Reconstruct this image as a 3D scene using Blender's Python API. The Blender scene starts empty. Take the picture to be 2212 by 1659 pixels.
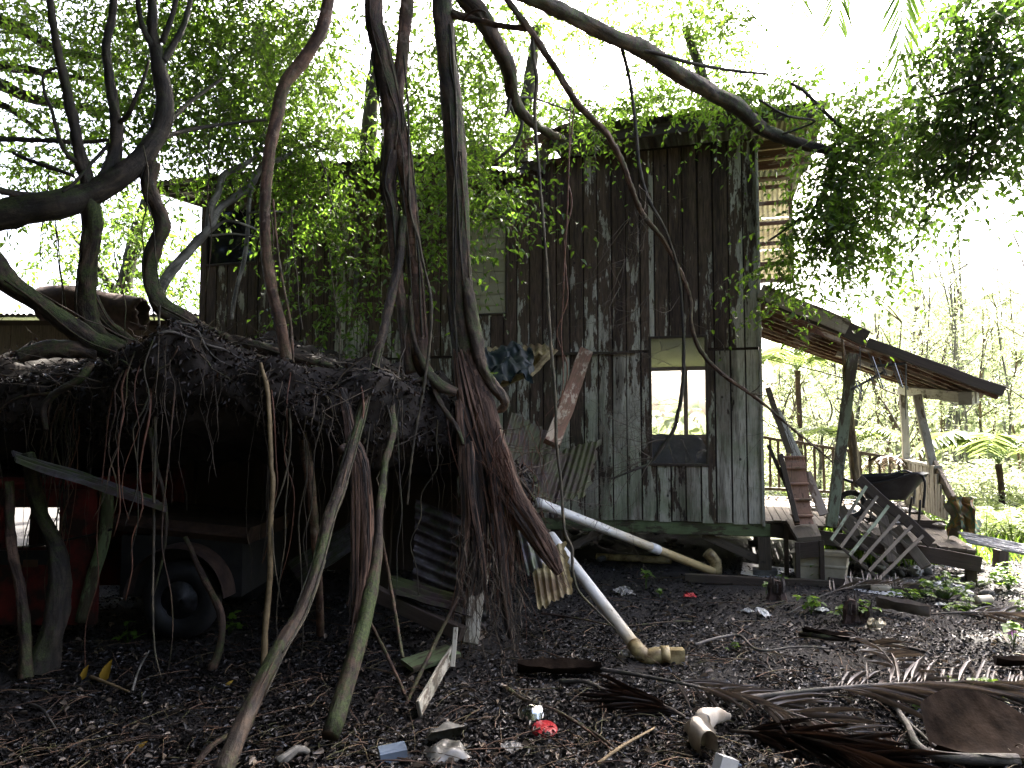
import bpy, math, random
import numpy as np
from mathutils import Vector, Matrix, noise as mnoise
random.seed(7); rng = np.random.default_rng(11)
S = bpy.context.scene; C = S.collection

# ------------------------------------------------------------------ camera, sky, sun, exposure
FPX, PW, PH, PITCH, CZ = 1640.0, 2212.0, 1659.0, math.radians(3.53), 1.5
cam = bpy.data.cameras.new('camera'); cam.sensor_width = 36; cam.lens = 36*FPX/PW
cam.clip_start = .05; cam.clip_end = 2000
cam_o = bpy.data.objects.new('camera', cam); C.objects.link(cam_o)
cam_o.location = (0, 0, CZ); cam_o.rotation_euler = (math.pi/2 + PITCH, 0, 0)
S.camera = cam_o
SUN_EL, SUN_AZ = math.radians(52), math.radians(24)      # azimuth from +Y towards +X
w = bpy.data.worlds.new('World'); S.world = w; w.use_nodes = True
wn = w.node_tree; sky = wn.nodes.new('ShaderNodeTexSky'); sky.sky_type = 'NISHITA'; sky.sun_disc = False
sky.sun_elevation = SUN_EL; sky.sun_rotation = SUN_AZ; sky.dust_density = 8.0; sky.air_density = .7; sky.ozone_density = 1.0
wn.links.new(sky.outputs[0], wn.nodes['Background'].inputs[0]); wn.nodes['Background'].inputs[1].default_value = 0.13
sl = bpy.data.lights.new('sun', 'SUN'); sl.energy = 5.0; sl.angle = math.radians(.6); sl.color = (1, .95, .86)
so = bpy.data.objects.new('sun', sl); C.objects.link(so)
sd = Vector((math.sin(SUN_AZ)*math.cos(SUN_EL), math.cos(SUN_AZ)*math.cos(SUN_EL), math.sin(SUN_EL)))
so.rotation_euler = sd.to_track_quat('Z', 'Y').to_euler(); so.location = sd*40
vs = S.view_settings; vs.view_transform = 'Standard'; vs.look = 'None'; vs.gamma = 1; vs.use_curve_mapping = False
vs.exposure = 3.5
S.cycles.use_denoising = True; S.cycles.max_bounces = 8; S.cycles.transparent_max_bounces = 12
S.cycles.transmission_bounces = 6; S.cycles.diffuse_bounces = 4; S.cycles.sample_clamp_indirect = 6

# ------------------------------------------------------------------ pixel -> place (2212 x 1659 picture grid)
def ray(px, py):
    x = (px-PW/2)/FPX; v = (PH/2-py)/FPX; c, s = math.cos(PITCH), math.sin(PITCH)
    return Vector((x, c-s*v, s+c*v))
def at(px, py, Y):
    r = ray(px, py); t = Y/r.y; return Vector((r.x*t, Y, CZ+r.z*t))
def gr(px, py, z=0.0):
    r = ray(px, py); t = (z-CZ)/r.z; return Vector((r.x*t, r.y*t, z))
# house frame: x to the right along the facade, y into the house, origin at its near right-hand corner
HO = Vector((2.6, 7.9, 0)); HA = math.radians(-16); HM = Matrix.Translation(HO) @ Matrix.Rotation(HA, 4, 'Z')
def hw(x, y, z): return HM @ Vector((x, y, z))
def hx(px):                                           # picture column -> x along the facade
    k = (px-PW/2)/FPX; c, s = math.cos(HA), math.sin(HA)
    return (k*HO.y-HO.x)/(c-k*s)
def hz(px, py):                                       # picture point on the facade -> height
    p = hw(hx(px), 0, 0); return at(px, py, p.y).z

# ------------------------------------------------------------------ objects
WM = {}
def link(o, parent=None, mw=None):
    C.objects.link(o); mw = mw or Matrix.Identity(4)
    if parent is not None:
        o.parent = parent; o.matrix_parent_inverse = WM[parent.name].inverted()
    o.matrix_basis = mw; WM[o.name] = mw
    return o
def tag(o, label=None, cat=None, group=None, kind=None):
    if label: o['label'] = label
    if cat: o['category'] = cat
    if group: o['group'] = group
    if kind: o['kind'] = kind
    return o
def thing(name, label, cat, loc=(0, 0, 0), group=None, rz=0.0):
    o = bpy.data.objects.new(name, None); o.empty_display_size = .1
    link(o, None, Matrix.Translation(Vector(loc)) @ Matrix.Rotation(rz, 4, 'Z'))
    return tag(o, label, cat, group)
def inst(name, me, mw=None, parent=None):
    return link(bpy.data.objects.new(name, me), parent, mw)

class MB:
    def __init__(s): s.v = []; s.f = []; s.uv = []
    def add(s, vs, fs, uvs=None):
        b = len(s.v); s.v += [tuple(p) for p in vs]
        for i, f in enumerate(fs):
            s.f.append([b+k for k in f]); s.uv.append(uvs[i] if uvs else [(0, 0)]*len(f))
    def box(s, c, d, M=None):
        c = Vector(c); hx_, hy_, hz_ = d[0]/2, d[1]/2, d[2]/2
        vs = [Vector((x*hx_, y*hy_, z*hz_)) for z in (-1, 1) for y in (-1, 1) for x in (-1, 1)]
        vs = [(M @ p if M else p)+c for p in vs]
        s.add(vs, [(0, 2, 3, 1), (4, 5, 7, 6), (0, 1, 5, 4), (2, 6, 7, 3), (0, 4, 6, 2), (1, 3, 7, 5)])
    def beam(s, p0, p1, w_, h_, up=(0, 0, 1), bev=0.004, jit=0.0, tw=0.0):
        """squared timber from p0 to p1 with chamfered arrises; uv.y runs along the grain"""
        p0, p1 = Vector(p0), Vector(p1); d = p1-p0; L = d.length; d.normalize(); up = Vector(up)
        if abs(d.dot(up)) > .98: up = Vector((0, 1, 0))
        a = d.cross(up).normalized(); b = a.cross(d).normalized(); rings = []; n = 2 if jit == 0 else max(2, int(L/.25)+1)
        for i in range(n):
            t = i/(n-1); q = Matrix.Rotation(tw*t, 3, d); c = p0.lerp(p1, t)+(a*random.gauss(0, jit)+b*random.gauss(0, jit) if jit else Vector())
            r = []
            for sx, sy, e in ((-1, -1, 0), (1, -1, 1), (1, 1, 0), (-1, 1, 1)):
                for k in (0, 1):
                    ex, ey = ((1, 0) if (k == 1) ^ (e == 1) else (0, 1))
                    # chamfer: pull the corner in along one axis
                    r.append(c+q @ (a*(sx*(w_/2-ex*bev))+b*(sy*(h_/2-ey*bev))))
            rings.append(r)
        vs = [p for r in rings for p in r]; fs = []; us = []
        per = [0, .01, w_, w_+.01, w_+h_, w_+h_+.01, 2*w_+h_, 2*w_+h_+.01, 2*(w_+h_)]
        for i in range(n-1):
            for k in range(8):
                k2 = (k+1) % 8; fs.append((i*8+k, i*8+k2, (i+1)*8+k2, (i+1)*8+k))
                v0, v1 = i/(n-1)*L, (i+1)/(n-1)*L; us.append([(per[k], v0), (per[k+1], v0), (per[k+1], v1), (per[k], v1)])
        fs += [tuple(range(7, -1, -1)), tuple((n-1)*8+k for k in range(8))]
        us += [[(.01*k, 0) for k in range(8)]]*2
        s.add(vs, fs, us)
    def tube(s, pts, sides=8, step=None, lump=0.0, ell=None, caps=True, flute=0.0, tw=0.0, seed=0):
        """pts (x,y,z,r); Catmull-Rom through them; uv = metres round / along"""
        P = [Vector(p[:3]) for p in pts]; R = [p[3] for p in pts]; out = []
        for i in range(len(P)-1):
            a, b, c_, d = P[max(i-1, 0)], P[i], P[i+1], P[min(i+2, len(P)-1)]
            n = max(1, int((c_-b).length/(step or max(.02, 2.2*R[i]))+.5))
            n = min(n, 40)
            for k in range(n):
                t = k/n; t2, t3 = t*t, t*t*t
                q = .5*((2*b)+(c_-a)*t+(2*a-5*b+4*c_-d)*t2+(3*b-a-3*c_+d)*t3)
                tt = t*t*(3-2*t); out.append((q, R[i]*(1-tt)+R[i+1]*tt))
        out.append((P[-1], R[-1])); n = len(out); ref = None; L = 0; ph = seed*1.7; vs = []; lens = []
        for i, (q, r) in enumerate(out):
            d = (out[min(i+1, n-1)][0]-out[max(i-1, 0)][0])
            if d.length < 1e-9: d = Vector((0, 0, 1))
            d.normalize()
            if ref is None: ref = d.orthogonal().normalized()
            ref = (ref-d*ref.dot(d)); ref = ref.normalized() if ref.length > 1e-6 else d.orthogonal().normalized()
            bi = d.cross(ref)
            if i: L += (q-out[i-1][0]).length
            lens.append(L)
            for k in range(sides):
                an = 2*math.pi*k/sides+tw*L
                ca, sa = math.cos(an), math.sin(an); fz = L/max(r, .012)
                rr = r*(1+lump*((1.5*mnoise.noise((ca*.9, sa*.9, fz*.22+ph))+1.1*mnoise.noise((ca*2.3+ph, sa*2.3, fz*.5))+.8*mnoise.noise((ca*5, sa*5+ph, fz*.9)))+random.uniform(-.25, .25)) if lump else 1)
                if flute: rr *= 1+flute*math.sin(an*3+ph)*(.6+.4*math.sin(L*3+ph))
                vs.append(q+(ref*math.cos(an)*(ell or 1)+bi*math.sin(an))*rr)
        fs = []; us = []
        for i in range(n-1):
            cr = 2*math.pi*out[i][1]
            for k in range(sides):
                k2 = (k+1) % sides; fs.append((i*sides+k, i*sides+k2, (i+1)*sides+k2, (i+1)*sides+k))
                u0, u1 = cr*k/sides, cr*(k+1)/sides; us.append([(u0, lens[i]), (u1, lens[i]), (u1, lens[i+1]), (u0, lens[i+1])])
        if caps and sides > 3:
            fs += [tuple(range(sides-1, -1, -1)), tuple((n-1)*sides+k for k in range(sides))]; us += [[(0, 0)]*sides]*2
        s.add(vs, fs, us)
    def grid(s, fn, nu, nv, su=1, sv=1):
        vs = [fn(i/nu, j/nv) for j in range(nv+1) for i in range(nu+1)]; fs = []; us = []
        for j in range(nv):
            for i in range(nu):
                a = j*(nu+1)+i; fs.append((a, a+1, a+nu+2, a+nu+1))
                us.append([(i/nu*su, j/nv*sv), ((i+1)/nu*su, j/nv*sv), ((i+1)/nu*su, (j+1)/nv*sv), (i/nu*su, (j+1)/nv*sv)])
        s.add(vs, fs, us)
    def me(s, name, mat, smooth=False):
        me = bpy.data.meshes.new(name); me.from_pydata(s.v, [], s.f); me.materials.append(mat)
        uv = me.uv_layers.new(name='UVMap'); flat = [c for f in s.uv for p in f for c in p]
        if len(flat) == 2*len(me.loops): uv.data.foreach_set('uv', flat)
        if smooth: me.polygons.foreach_set('use_smooth', [True]*len(me.polygons))
        me.update(); return me
    def build(s, name, mat, parent=None, smooth=False):
        return inst(name, s.me(name, mat, smooth), None, parent)

def np_mesh(name, V, Q, mat, attr=None, smooth=False):
    """V (n,3), Q (m,4) quads, attr per vertex float"""
    me = bpy.data.meshes.new(name); me.vertices.add(len(V)); me.vertices.foreach_set('co', np.ascontiguousarray(V, dtype=np.float32).ravel())
    k = Q.shape[1]; me.loops.add(Q.size); me.loops.foreach_set('vertex_index', np.ascontiguousarray(Q, dtype=np.int32).ravel())
    me.polygons.add(len(Q)); me.polygons.foreach_set('loop_start', np.arange(0, Q.size, k, dtype=np.int32))
    if smooth: me.polygons.foreach_set('use_smooth', np.ones(len(Q), dtype=bool))
    if attr is not None:
        a = me.attributes.new('rnd', 'FLOAT', 'POINT'); a.data.foreach_set('value', np.ascontiguousarray(attr, dtype=np.float32))
    me.materials.append(mat); me.update(calc_edges=True); return me
def unit(a): return a/np.maximum(np.linalg.norm(a, axis=-1, keepdims=True), 1e-9)
def leaf_arrays(Cn, D, Nn, size, wid=.24, fold=.10, droop=.16):
    """Cn base points, D tip directions, Nn rough normals -> verts, quads (two folded halves per leaf)"""
    n = len(Cn); D = unit(D); B = unit(np.cross(Nn, D)); Z = np.cross(D, B); size = np.broadcast_to(np.asarray(size, float), (n,))[:, None]
    loc = [(0, 0, 0), (.28, wid, fold), (.64, wid*.78, fold-droop*.35), (1, 0, -droop), (.64, -wid*.78, fold-droop*.35), (.28, -wid, fold)]
    V = np.stack([Cn+size*(D*x+B*y+Z*z) for x, y, z in loc], 1).reshape(-1, 3)
    b = (np.arange(n)*6)[:, None]
    Q = np.concatenate([b+np.array([[0, 3, 2, 1]]), b+np.array([[0, 5, 4, 3]])], 0)
    return V, Q
def strips(P, R):
    """P (m,k,3) polylines, R (m,k) radii -> three-sided thin stems"""
    m, k, _ = P.shape; d = unit(np.gradient(P, axis=1)); a = unit(np.cross(d, np.array([.3, .2, .93]))); b = np.cross(d, a); V = []
    for j in range(3):
        t = 2*math.pi*j/3; V.append(P+(a*math.cos(t)+b*math.sin(t))*R[..., None])
    V = np.stack(V, 2).reshape(-1, 3); Q = []
    base = (np.arange(m)*k*3)[:, None]
    for i in range(k-1):
        for j in range(3):
            j2 = (j+1) % 3; Q.append(base+np.array([[i*3+j, i*3+j2, (i+1)*3+j2, (i+1)*3+j]]))
    return V, np.concatenate(Q, 0)
class Leaves:
    """collects leaf sprays; one mesh of leaves and one of twigs"""
    def __init__(s): s.V = []; s.Q = []; s.A = []; s.n = 0; s.TV = []; s.TQ = []; s.tn = 0
    def raw(s, V, Q, A): s.V.append(V); s.Q.append(Q+s.n); s.A.append(A); s.n += len(V)
    def leaf(s, Cn, D, Nn, size, tone=None, **k):
        V, Q = leaf_arrays(Cn, D, Nn, size, **k); t = rng.random(len(Cn)) if tone is None else tone
        s.raw(V, Q, np.repeat(t, 6))
    def sprays(s, St, D, L, n=14, size=.065, droop=.35, tone=(0, 1), twig=.003, spread=.75):
        m = len(St); D = unit(D); L = np.broadcast_to(np.asarray(L, float), (m,)); g = np.array([0, 0, -1.0])
        side = unit(np.cross(D, g+rng.normal(0, .25, (m, 3))))
        def pt(t): return St+D*(L*t)[:, None]+g*(L*droop*t*t)[:, None]
        tw = np.stack([pt(np.full(m, t)) for t in np.linspace(0, 1, 5)], 1)
        if twig: V, Q = strips(tw, np.linspace(1, .35, 5)[None, :]*np.full((m, 1), twig)); s.TV.append(V); s.TQ.append(Q+s.tn); s.tn += len(V)
        tb = rng.uniform(*tone, m)
        for k in range(n):
            t = np.clip((k+.6)/n+rng.normal(0, .03, m), .03, 1); p = pt(t); tan = unit(D+2*g*(droop*t)[:, None]); sg = 1 if k % 2 else -1
            d = tan*(1-spread)+side*(sg*spread)+g*rng.uniform(.05, .55, m)[:, None]+rng.normal(0, .28, (m, 3))
            nn = np.array([0, 0, 1.0])+rng.normal(0, .45, (m, 3))
            s.leaf(p, d, nn, size*rng.uniform(.65, 1.2, m), np.clip(tb+rng.normal(0, .16, m), 0, 1))
    def build(s, parent, mat, twig_mat, name='crown', tname='twigs'):
        o = None
        if s.V: o = inst(name, np_mesh(name, np.concatenate(s.V), np.concatenate(s.Q), mat, np.concatenate(s.A)), None, parent)
        if s.TV: inst(tname, np_mesh(tname, np.concatenate(s.TV), np.concatenate(s.TQ), twig_mat), None, parent)['kind'] = 'stuff'
        return o
def vnoise(x, y, s=0):
    return (math.sin(x*1.7+s)+math.sin(y*2.1-s*1.3)+math.sin((x+y)*1.1+s*.7)+math.sin((x-y)*2.9+s))*.25
# ------------------------------------------------------------------ materials
class NT:
    def __init__(s, name):
        s.m = bpy.data.materials.new(name); s.m.use_nodes = True; s.t = s.m.node_tree; s.b = s.t.nodes['Principled BSDF']; s.out = s.t.nodes['Material Output']
    def n(s, k, **p):
        o = s.t.nodes.new('ShaderNode'+k)
        for a, v in p.items(): setattr(o, a, v)
        return o
    def l(s, a, b): s.t.links.new(a, b); return s
    def val(s, v, inp):
        if hasattr(v, 'is_output') or isinstance(v, bpy.types.NodeSocket): s.t.links.new(v, inp)
        else:
            if isinstance(v, tuple) and len(v) == 3 and inp.type == 'RGBA': v = (*v, 1)
            inp.default_value = v
    def coord(s, kind='Object', scale=(1, 1, 1), rnd=True):
        tc = s.n('TexCoord'); mp = s.n('Mapping'); mp.inputs['Scale'].default_value = scale; s.l(tc.outputs[kind], mp.inputs['Vector'])
        if rnd:
            oi = s.n('ObjectInfo'); mu = s.n('VectorMath', operation='SCALE'); mu.inputs[0].default_value = (37, 53, 71); s.l(oi.outputs['Random'], mu.inputs['Scale'])
            s.l(mu.outputs[0], mp.inputs['Location'])
        return mp.outputs[0]
    def world(s, scale=(1, 1, 1)):
        g = s.n('NewGeometry'); mp = s.n('Mapping'); mp.inputs['Scale'].default_value = scale; s.l(g.outputs['Position'], mp.inputs['Vector']); return mp.outputs[0]
    def noise(s, vec, sc=5, det=6, ro=.6, out='Fac', dist=0):
        o = s.n('TexNoise'); o.inputs['Scale'].default_value = sc; o.inputs['Detail'].default_value = det; o.inputs['Roughness'].default_value = ro; o.inputs['Distortion'].default_value = dist
        s.l(vec, o.inputs['Vector']); return o.outputs[out]
    def ramp(s, fac, stops):
        o = s.n('ValToRGB'); e = o.color_ramp.elements
        while len(e) < len(stops): e.new(.5)
        for x, (p, c) in zip(e, stops):
            x.position = p; x.color = (c, c, c, 1) if isinstance(c, (int, float)) else (*c, 1)
        s.val(fac, o.inputs[0]); return o.outputs[0]
    def mix(s, f, a, b, mode='MIX'):
        o = s.n('MixRGB', blend_type=mode); s.val(f, o.inputs[0]); s.val(a, o.inputs[1]); s.val(b, o.inputs[2]); return o.outputs[0]
    def math(s, op, a, b=0.0, c=0.0):
        o = s.n('Math', operation=op); s.val(a, o.inputs[0]); s.val(b, o.inputs[1]); s.val(c, o.inputs[2]); return o.outputs[0]
    def sep(s, v, ax):
        o = s.n('SeparateXYZ'); s.l(v, o.inputs[0]); return o.outputs[ax]
    def bump(s, h, st=.4, d=.01):
        o = s.n('Bump'); o.inputs['Strength'].default_value = st; o.inputs['Distance'].default_value = d; s.val(h, o.inputs['Height']); s.l(o.outputs[0], s.b.inputs['Normal'])
    def fin(s, col=None, rough=.8, metal=0, spec=None):
        if col is not None: s.val(col, s.b.inputs['Base Color'])
        s.val(rough, s.b.inputs['Roughness']); s.val(metal, s.b.inputs['Metallic'])
        if spec is not None: s.b.inputs['Specular IOR Level'].default_value = spec
        return s.m
def upmask(t, lo=.2, hi=.8):
    g = t.n('NewGeometry'); z = t.sep(g.outputs['Normal'], 2); return t.ramp(t.math('MULTIPLY_ADD', z, .5, .5), [(lo, 0), (hi, 1)])
MOSS = (.055, .085, .014)
def bark(name, dark, light, moss=.5, ridge=1.0, pale=None, side=None):
    t = NT(name); uv = t.coord('UV', (1, .22, 1)); ob = t.coord('Object')
    n1 = t.noise(uv, 26, 8, .65); n2 = t.noise(ob, 5, 5, .6); n3 = t.noise(ob, 40, 4)
    c = t.mix(t.ramp(n1, [(.40, 0), (.60, 1)]), tuple(v*.55 for v in dark), light); c = t.mix(t.ramp(n2, [(.42, 0), (.6, .75)]), c, tuple(v*.4 for v in dark)); c = t.mix(t.ramp(t.noise(t.coord('UV', (.5, 6, 1)), 9, 3), [(.58, 0), (.66, .55)]), c, tuple(v*.3 for v in dark))
    if pale: c = t.mix(t.ramp(t.noise(ob, 9, 6, .7), [(.56, 0), (.66, .8)]), c, pale)
    up = upmask(t, .40, .8)
    if side:
        g = t.n('NewGeometry'); d_ = t.n('VectorMath', operation='DOT_PRODUCT'); t.l(g.outputs['Normal'], d_.inputs[0]); d_.inputs[1].default_value = side; up = t.math('MAXIMUM', up, t.ramp(d_.outputs['Value'], [(.1, 0), (.75, 1)]))
    mk = t.math('MULTIPLY', up, t.ramp(t.math('MULTIPLY_ADD', t.noise(ob, 22, 5, .7), .45, t.math('MULTIPLY', t.noise(ob, 4.1, 5, .6), .6)), [(.50, 0), (.60, moss)]))
    c = t.mix(mk, c, t.ramp(t.noise(ob, 85, 5, .75), [(.34, (.012, .018, .005)), (.52, (.045, .065, .012)), (.72, (.11, .14, .028))]))
    t.bump(t.math('ADD', n1, t.math('MULTIPLY', n3, .3)), .7*ridge, .02); return t.fin(c, .75)
def moss_all(name):
    t = NT(name); ob = t.coord('Object'); n1 = t.noise(ob, 60, 6, .7); t.bump(n1, 1, .02); return t.fin(t.ramp(n1, [(.3, (.02, .035, .008)), (.7, (.14, .2, .035))]), .95)
def torn(name, dark, light):
    """split fibrous wood; grain along uv.y"""
    t = NT(name); uv = t.coord('UV', (1, .035, 1)); n1 = t.noise(uv, 120, 7, .7); n2 = t.noise(t.coord('UV', (1, .12, 1)), 22, 4); n3 = t.noise(t.coord('Object'), 4, 4)
    c = t.mix(t.ramp(n1, [(.3, 0), (.7, 1)]), dark, light); c = t.mix(t.ramp(n2, [(.4, 0), (.62, .85)]), c, tuple(v*.25 for v in dark)); c = t.mix(t.ramp(n3, [(.5, 0), (.75, .7)]), c, (.03, .022, .018))
    t.bump(t.math('ADD', n1, n2), 1, .02); return t.fin(c, .7)
def timber(name, wood, paint=None, cover=.5, algae=.3, grain=1.0):
    t = NT(name); uv = t.coord('UV', (1, .06, 1)); ob = t.coord('Object'); g = t.noise(uv, 70, 6, .65); b = t.noise(t.coord('UV', (1, .3, 1)), 9, 6, .7)
    c = t.mix(t.ramp(g, [(.25, 0), (.75, 1)]), tuple(v*.5 for v in wood), tuple(min(1, v*1.35) for v in wood))
    if paint:
        c = t.mix(t.ramp(b, [(.5+.35*(cover-.5)-.02, 1), (.5+.35*(cover-.5)+.03, 0)]), c, t.mix(t.ramp(g, [(.3, .35), (.62, 0)]), paint, wood))
    c = t.mix(t.ramp(t.noise(ob, 3.3, 6, .7), [(.48, 0), (.7, algae)]), c, (.05, .065, .02)); c = t.mix(t.ramp(t.noise(ob, 14, 3), [(.62, 0), (.74, .7)]), c, (.02, .017, .013))
    t.bump(g, .5*grain, .006); return t.fin(c, .78)
def siding(name):
    """boards of the facade: weathered brown where the eave side has lost its paint, grey-green paint and algae lower down"""
    t = NT(name); oi = t.n('ObjectInfo'); rnd = oi.outputs['Random']; ob = t.coord('Object', (1, 1, .09)); wp = t.world(); z = t.sep(wp, 2)
    g = t.noise(ob, 60, 7, .65); st = t.noise(t.coord('Object', (1, 1, .22)), 11, 6, .68); bl = t.noise(t.coord('Object', (1, 1, .5)), 5, 4)
    wood = t.mix(t.ramp(g, [(.34, 0), (.66, 1)]), (.030, .019, .012), (.150, .096, .064)); wood = t.mix(t.math('MULTIPLY', rnd, .7), wood, t.mix(t.ramp(g, [(.3, 0), (.7, 1)]), (.056, .037, .023), (.155, .108, .068)))
    paint = t.mix(t.ramp(g, [(.34, .7), (.52, 0)]), t.mix(rnd, (.50, .49, .385), (.62, .585, .48)), wood); paint = t.mix(t.ramp(bl, [(.45, 0), (.7, .5)]), paint, (.20, .20, .14))
    hgt = t.ramp(t.math('DIVIDE', z, 5.0), [(.10, .585), (.22, .55), (.40, .50), (.52, .44), (.60, .385), (.92, .335)])
    xk = t.sep(wp, 0); edge = t.ramp(t.math('MULTIPLY_ADD', xk, .1, .5), [(.50, 0), (.70, .02), (.735, .06), (.755, .16)])
    cov = t.math('ADD', t.math('ADD', hgt, edge), t.math('MULTIPLY_ADD', rnd, .20, -.10))
    k = t.ramp(t.math('MULTIPLY_ADD', t.math('SUBTRACT', cov, st), 1.0, .5), [(.485, 0), (.515, 1)])
    c = t.mix(t.math('MULTIPLY', k, .95), wood, paint)
    alg = t.math('MULTIPLY', t.ramp(t.noise(wp, 2.1, 7, .72), [(.46, 0), (.60, 1)]), t.ramp(t.math('DIVIDE', z, 5.0), [(.1, .65), (.40, .40), (.52, .18), (1, .05)]))
    c = t.mix(alg, c, t.mix(k, (.035, .038, .016), (.21, .265, .14)))
    stain = t.ramp(t.noise(t.world((2.6, 2.6, .22)), 1.5, 6, .65), [(.50, 0), (.62, .75)]); c = t.mix(stain, c, t.mix(1, c, (.25, .21, .19), 'MULTIPLY'))
    kn = t.n('TexVoronoi'); kn.inputs['Scale'].default_value = 5.5; t.l(t.coord('Object', (1, 1, .8)), kn.inputs['Vector']); kd = t.ramp(kn.outputs['Distance'], [(.05, .85), (.085, 0)])
    c = t.mix(kd, c, (.02, .014, .010)); t.bump(t.math('ADD', g, t.math('MULTIPLY', k, .5)), .6, .006); return t.fin(c, .82)
def corr(name, base, rust, amt=.5, metal=.0, rough=.5, moss=.0, trans=0.0):
    t = NT(name); ob = t.coord('Object'); n1 = t.noise(ob, 3.2, 8, .7); n2 = t.noise(ob, 26, 5)
    c = t.mix(t.ramp(n1, [(.62-.4*amt, 0), (.72-.3*amt, 1)]), base, rust); c = t.mix(t.ramp(n2, [(.35, .55), (.65, 0)]), c, tuple(v*.4 for v in rust))
    if moss: c = t.mix(t.math('MULTIPLY', upmask(t, .3, .8), t.ramp(t.noise(ob, 4.5, 7, .7), [(.45, 0), (.6, moss)])), c, MOSS)
    t.bump(n2, .3, .004); t.fin(c, rough, metal)
    if trans:
        tr = t.n('BsdfTranslucent'); t.val(t.mix(.3, c, base), tr.inputs[0]); mx = t.n('MixShader'); mx.inputs[0].default_value = trans; t.l(t.b.outputs[0], mx.inputs[1]); t.l(tr.outputs[0], mx.inputs[2]); t.l(mx.outputs[0], t.out.inputs[0])
    return t.m
def leafmat(name, dark, light, tl, trans=.5, rough=.38, spec=.5):
    t = NT(name); a = t.n('Attribute'); a.attribute_name = 'rnd'; f = a.outputs['Fac']
    c = t.mix(f, dark, light); n1 = t.noise(t.coord('Object'), 60, 2); c = t.mix(t.ramp(n1, [(.4, 0), (.8, .3)]), c, tuple(v*.5 for v in dark)); t.fin(c, rough, 0, spec)
    if trans:
        tr = t.n('BsdfTranslucent'); t.val(t.mix(f, tuple(v*.6 for v in tl), tl), tr.inputs[0]); mx = t.n('MixShader'); mx.inputs[0].default_value = trans
        t.l(t.b.outputs[0], mx.inputs[1]); t.l(tr.outputs[0], mx.inputs[2]); t.l(mx.outputs[0], t.out.inputs[0])
    return t.m
def plain(name, a, b, sc=6, rough=.6, bump=.2, det=6, metal=0, spec=None, lo=.35, hi=.68):
    t = NT(name); n1 = t.noise(t.coord('Object'), sc, det, .65); t.bump(t.noise(t.coord('Object'), sc*5, 4), bump, .006); return t.fin(t.ramp(n1, [(lo, a), (hi, b)]), rough, metal, spec)

M = {}
M['fig'] = bark('fig_bark', (.024, .018, .012), (.066, .047, .032), .9)
M['figm'] = bark('mossy_bark', (.036, .023, .014), (.115, .072, .043), 1.0, 1.2, None, (.9, -.3, .2))
M['red'] = bark('red_brown_bark', (.10, .050, .030), (.24, .13, .080), .55, 1, (.28, .21, .155), (.8, -.3, .3))
M['brown'] = bark('brown_bark', (.052, .028, .018), (.165, .094, .058), .7, 1.3, None, (.7, -.4, .4))
M['pale'] = bark('pale_bark', (.17, .155, .13), (.36, .34, .29), .35, .6)
M['grey'] = bark('grey_bark', (.07, .062, .055), (.19, .165, .145), .3, 1)
M['vine'] = bark('vine_bark', (.05, .04, .025), (.16, .125, .075), .5, .6)
M['redroot'] = plain('red_root', (.06, .025, .014), (.18, .075, .04), 20, .6)
M['yelroot'] = plain('tan_stick', (.14, .095, .045), (.34, .25, .13), 14, .7)
M['twig'] = plain('twig_bark', (.05, .04, .03), (.15, .115, .08), 20, .8)
M['moss'] = moss_all('moss')
M['torn'] = torn('torn_wood', (.085, .042, .026), (.40, .235, .155))
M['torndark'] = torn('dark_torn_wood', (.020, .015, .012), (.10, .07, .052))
M['siding'] = siding('painted_siding')
M['back'] = plain('wall_groove', (.022, .015, .011), (.05, .034, .025), 9, .9)
M['wood'] = timber('weathered_wood', (.12, .095, .068), None, .5, .35)
M['wooddk'] = timber('dark_wood', (.055, .038, .027), None, .5, .3)
M['woodred'] = timber('red_brown_wood', (.15, .075, .045), (.36, .30, .22), .35, .35)
M['greenpost'] = timber('green_painted_wood', (.075, .058, .038), (.21, .25, .165), .55, .7)
M['whitepost'] = timber('pale_painted_wood', (.13, .10, .07), (.44, .43, .36), .7, .5)
M['greenbeam'] = timber('algae_beam', (.07, .055, .03), (.15, .20, .09), .55, .9)
M['whitewood'] = timber('white_painted_wood', (.2, .17, .13), (.62, .63, .58), .9, .2)
M['peel'] = timber('peeling_cream_paint', (.13, .10, .07), (.46, .43, .34), .55, .6)
M['terra'] = timber('terracotta_painted_wood', (.16, .11, .075), (.42, .24, .165), .75, .6)
M['fascia'] = timber('beige_fascia', (.15, .10, .07), (.42, .36, .30), .6, .2)
M['split'] = torn('split_pole_wood', (.15, .10, .05), (.46, .36, .19))
M['roofdk'] = corr('dark_roof_iron', (.06, .052, .048), (.045, .028, .02), .5, .1, .6, .5)
M['roofsh'] = corr('grey_roof_iron', (.36, .37, .38), (.12, .075, .05), .35, .5, .4, .2)
M['cream'] = corr('cream_fibreglass', (.62, .56, .36), (.30, .22, .10), .25, 0, .5, 0, .5)
M['creamdirty'] = corr('stained_cream_fibreglass', (.50, .42, .22), (.14, .085, .035), .5, 0, .55, .2, .25)
M['rust'] = corr('rusty_iron', (.052, .033, .034), (.034, .017, .012), .5, .15, .55, .6)
M['zinc'] = corr('purple_grey_iron', (.16, .145, .165), (.06, .045, .042), .45, .35, .42, .8)
M['bright'] = corr('white_iron', (.72, .74, .78), (.45, .43, .42), .2, .2, .4)
M['fig_leaf'] = leafmat('fig_leaf', (.010, .026, .008), (.048, .092, .015), (.25, .45, .040), .48)
M['far_leaf'] = leafmat('far_leaf', (.018, .036, .010), (.058, .088, .018), (.17, .29, .032), .44)
M['thick_leaf'] = leafmat('hazed_thicket_leaf', (.11, .13, .08), (.28, .30, .20), (.38, .44, .22), .45)  # haze and glare put into the colour: leaves paled and greyed
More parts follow.
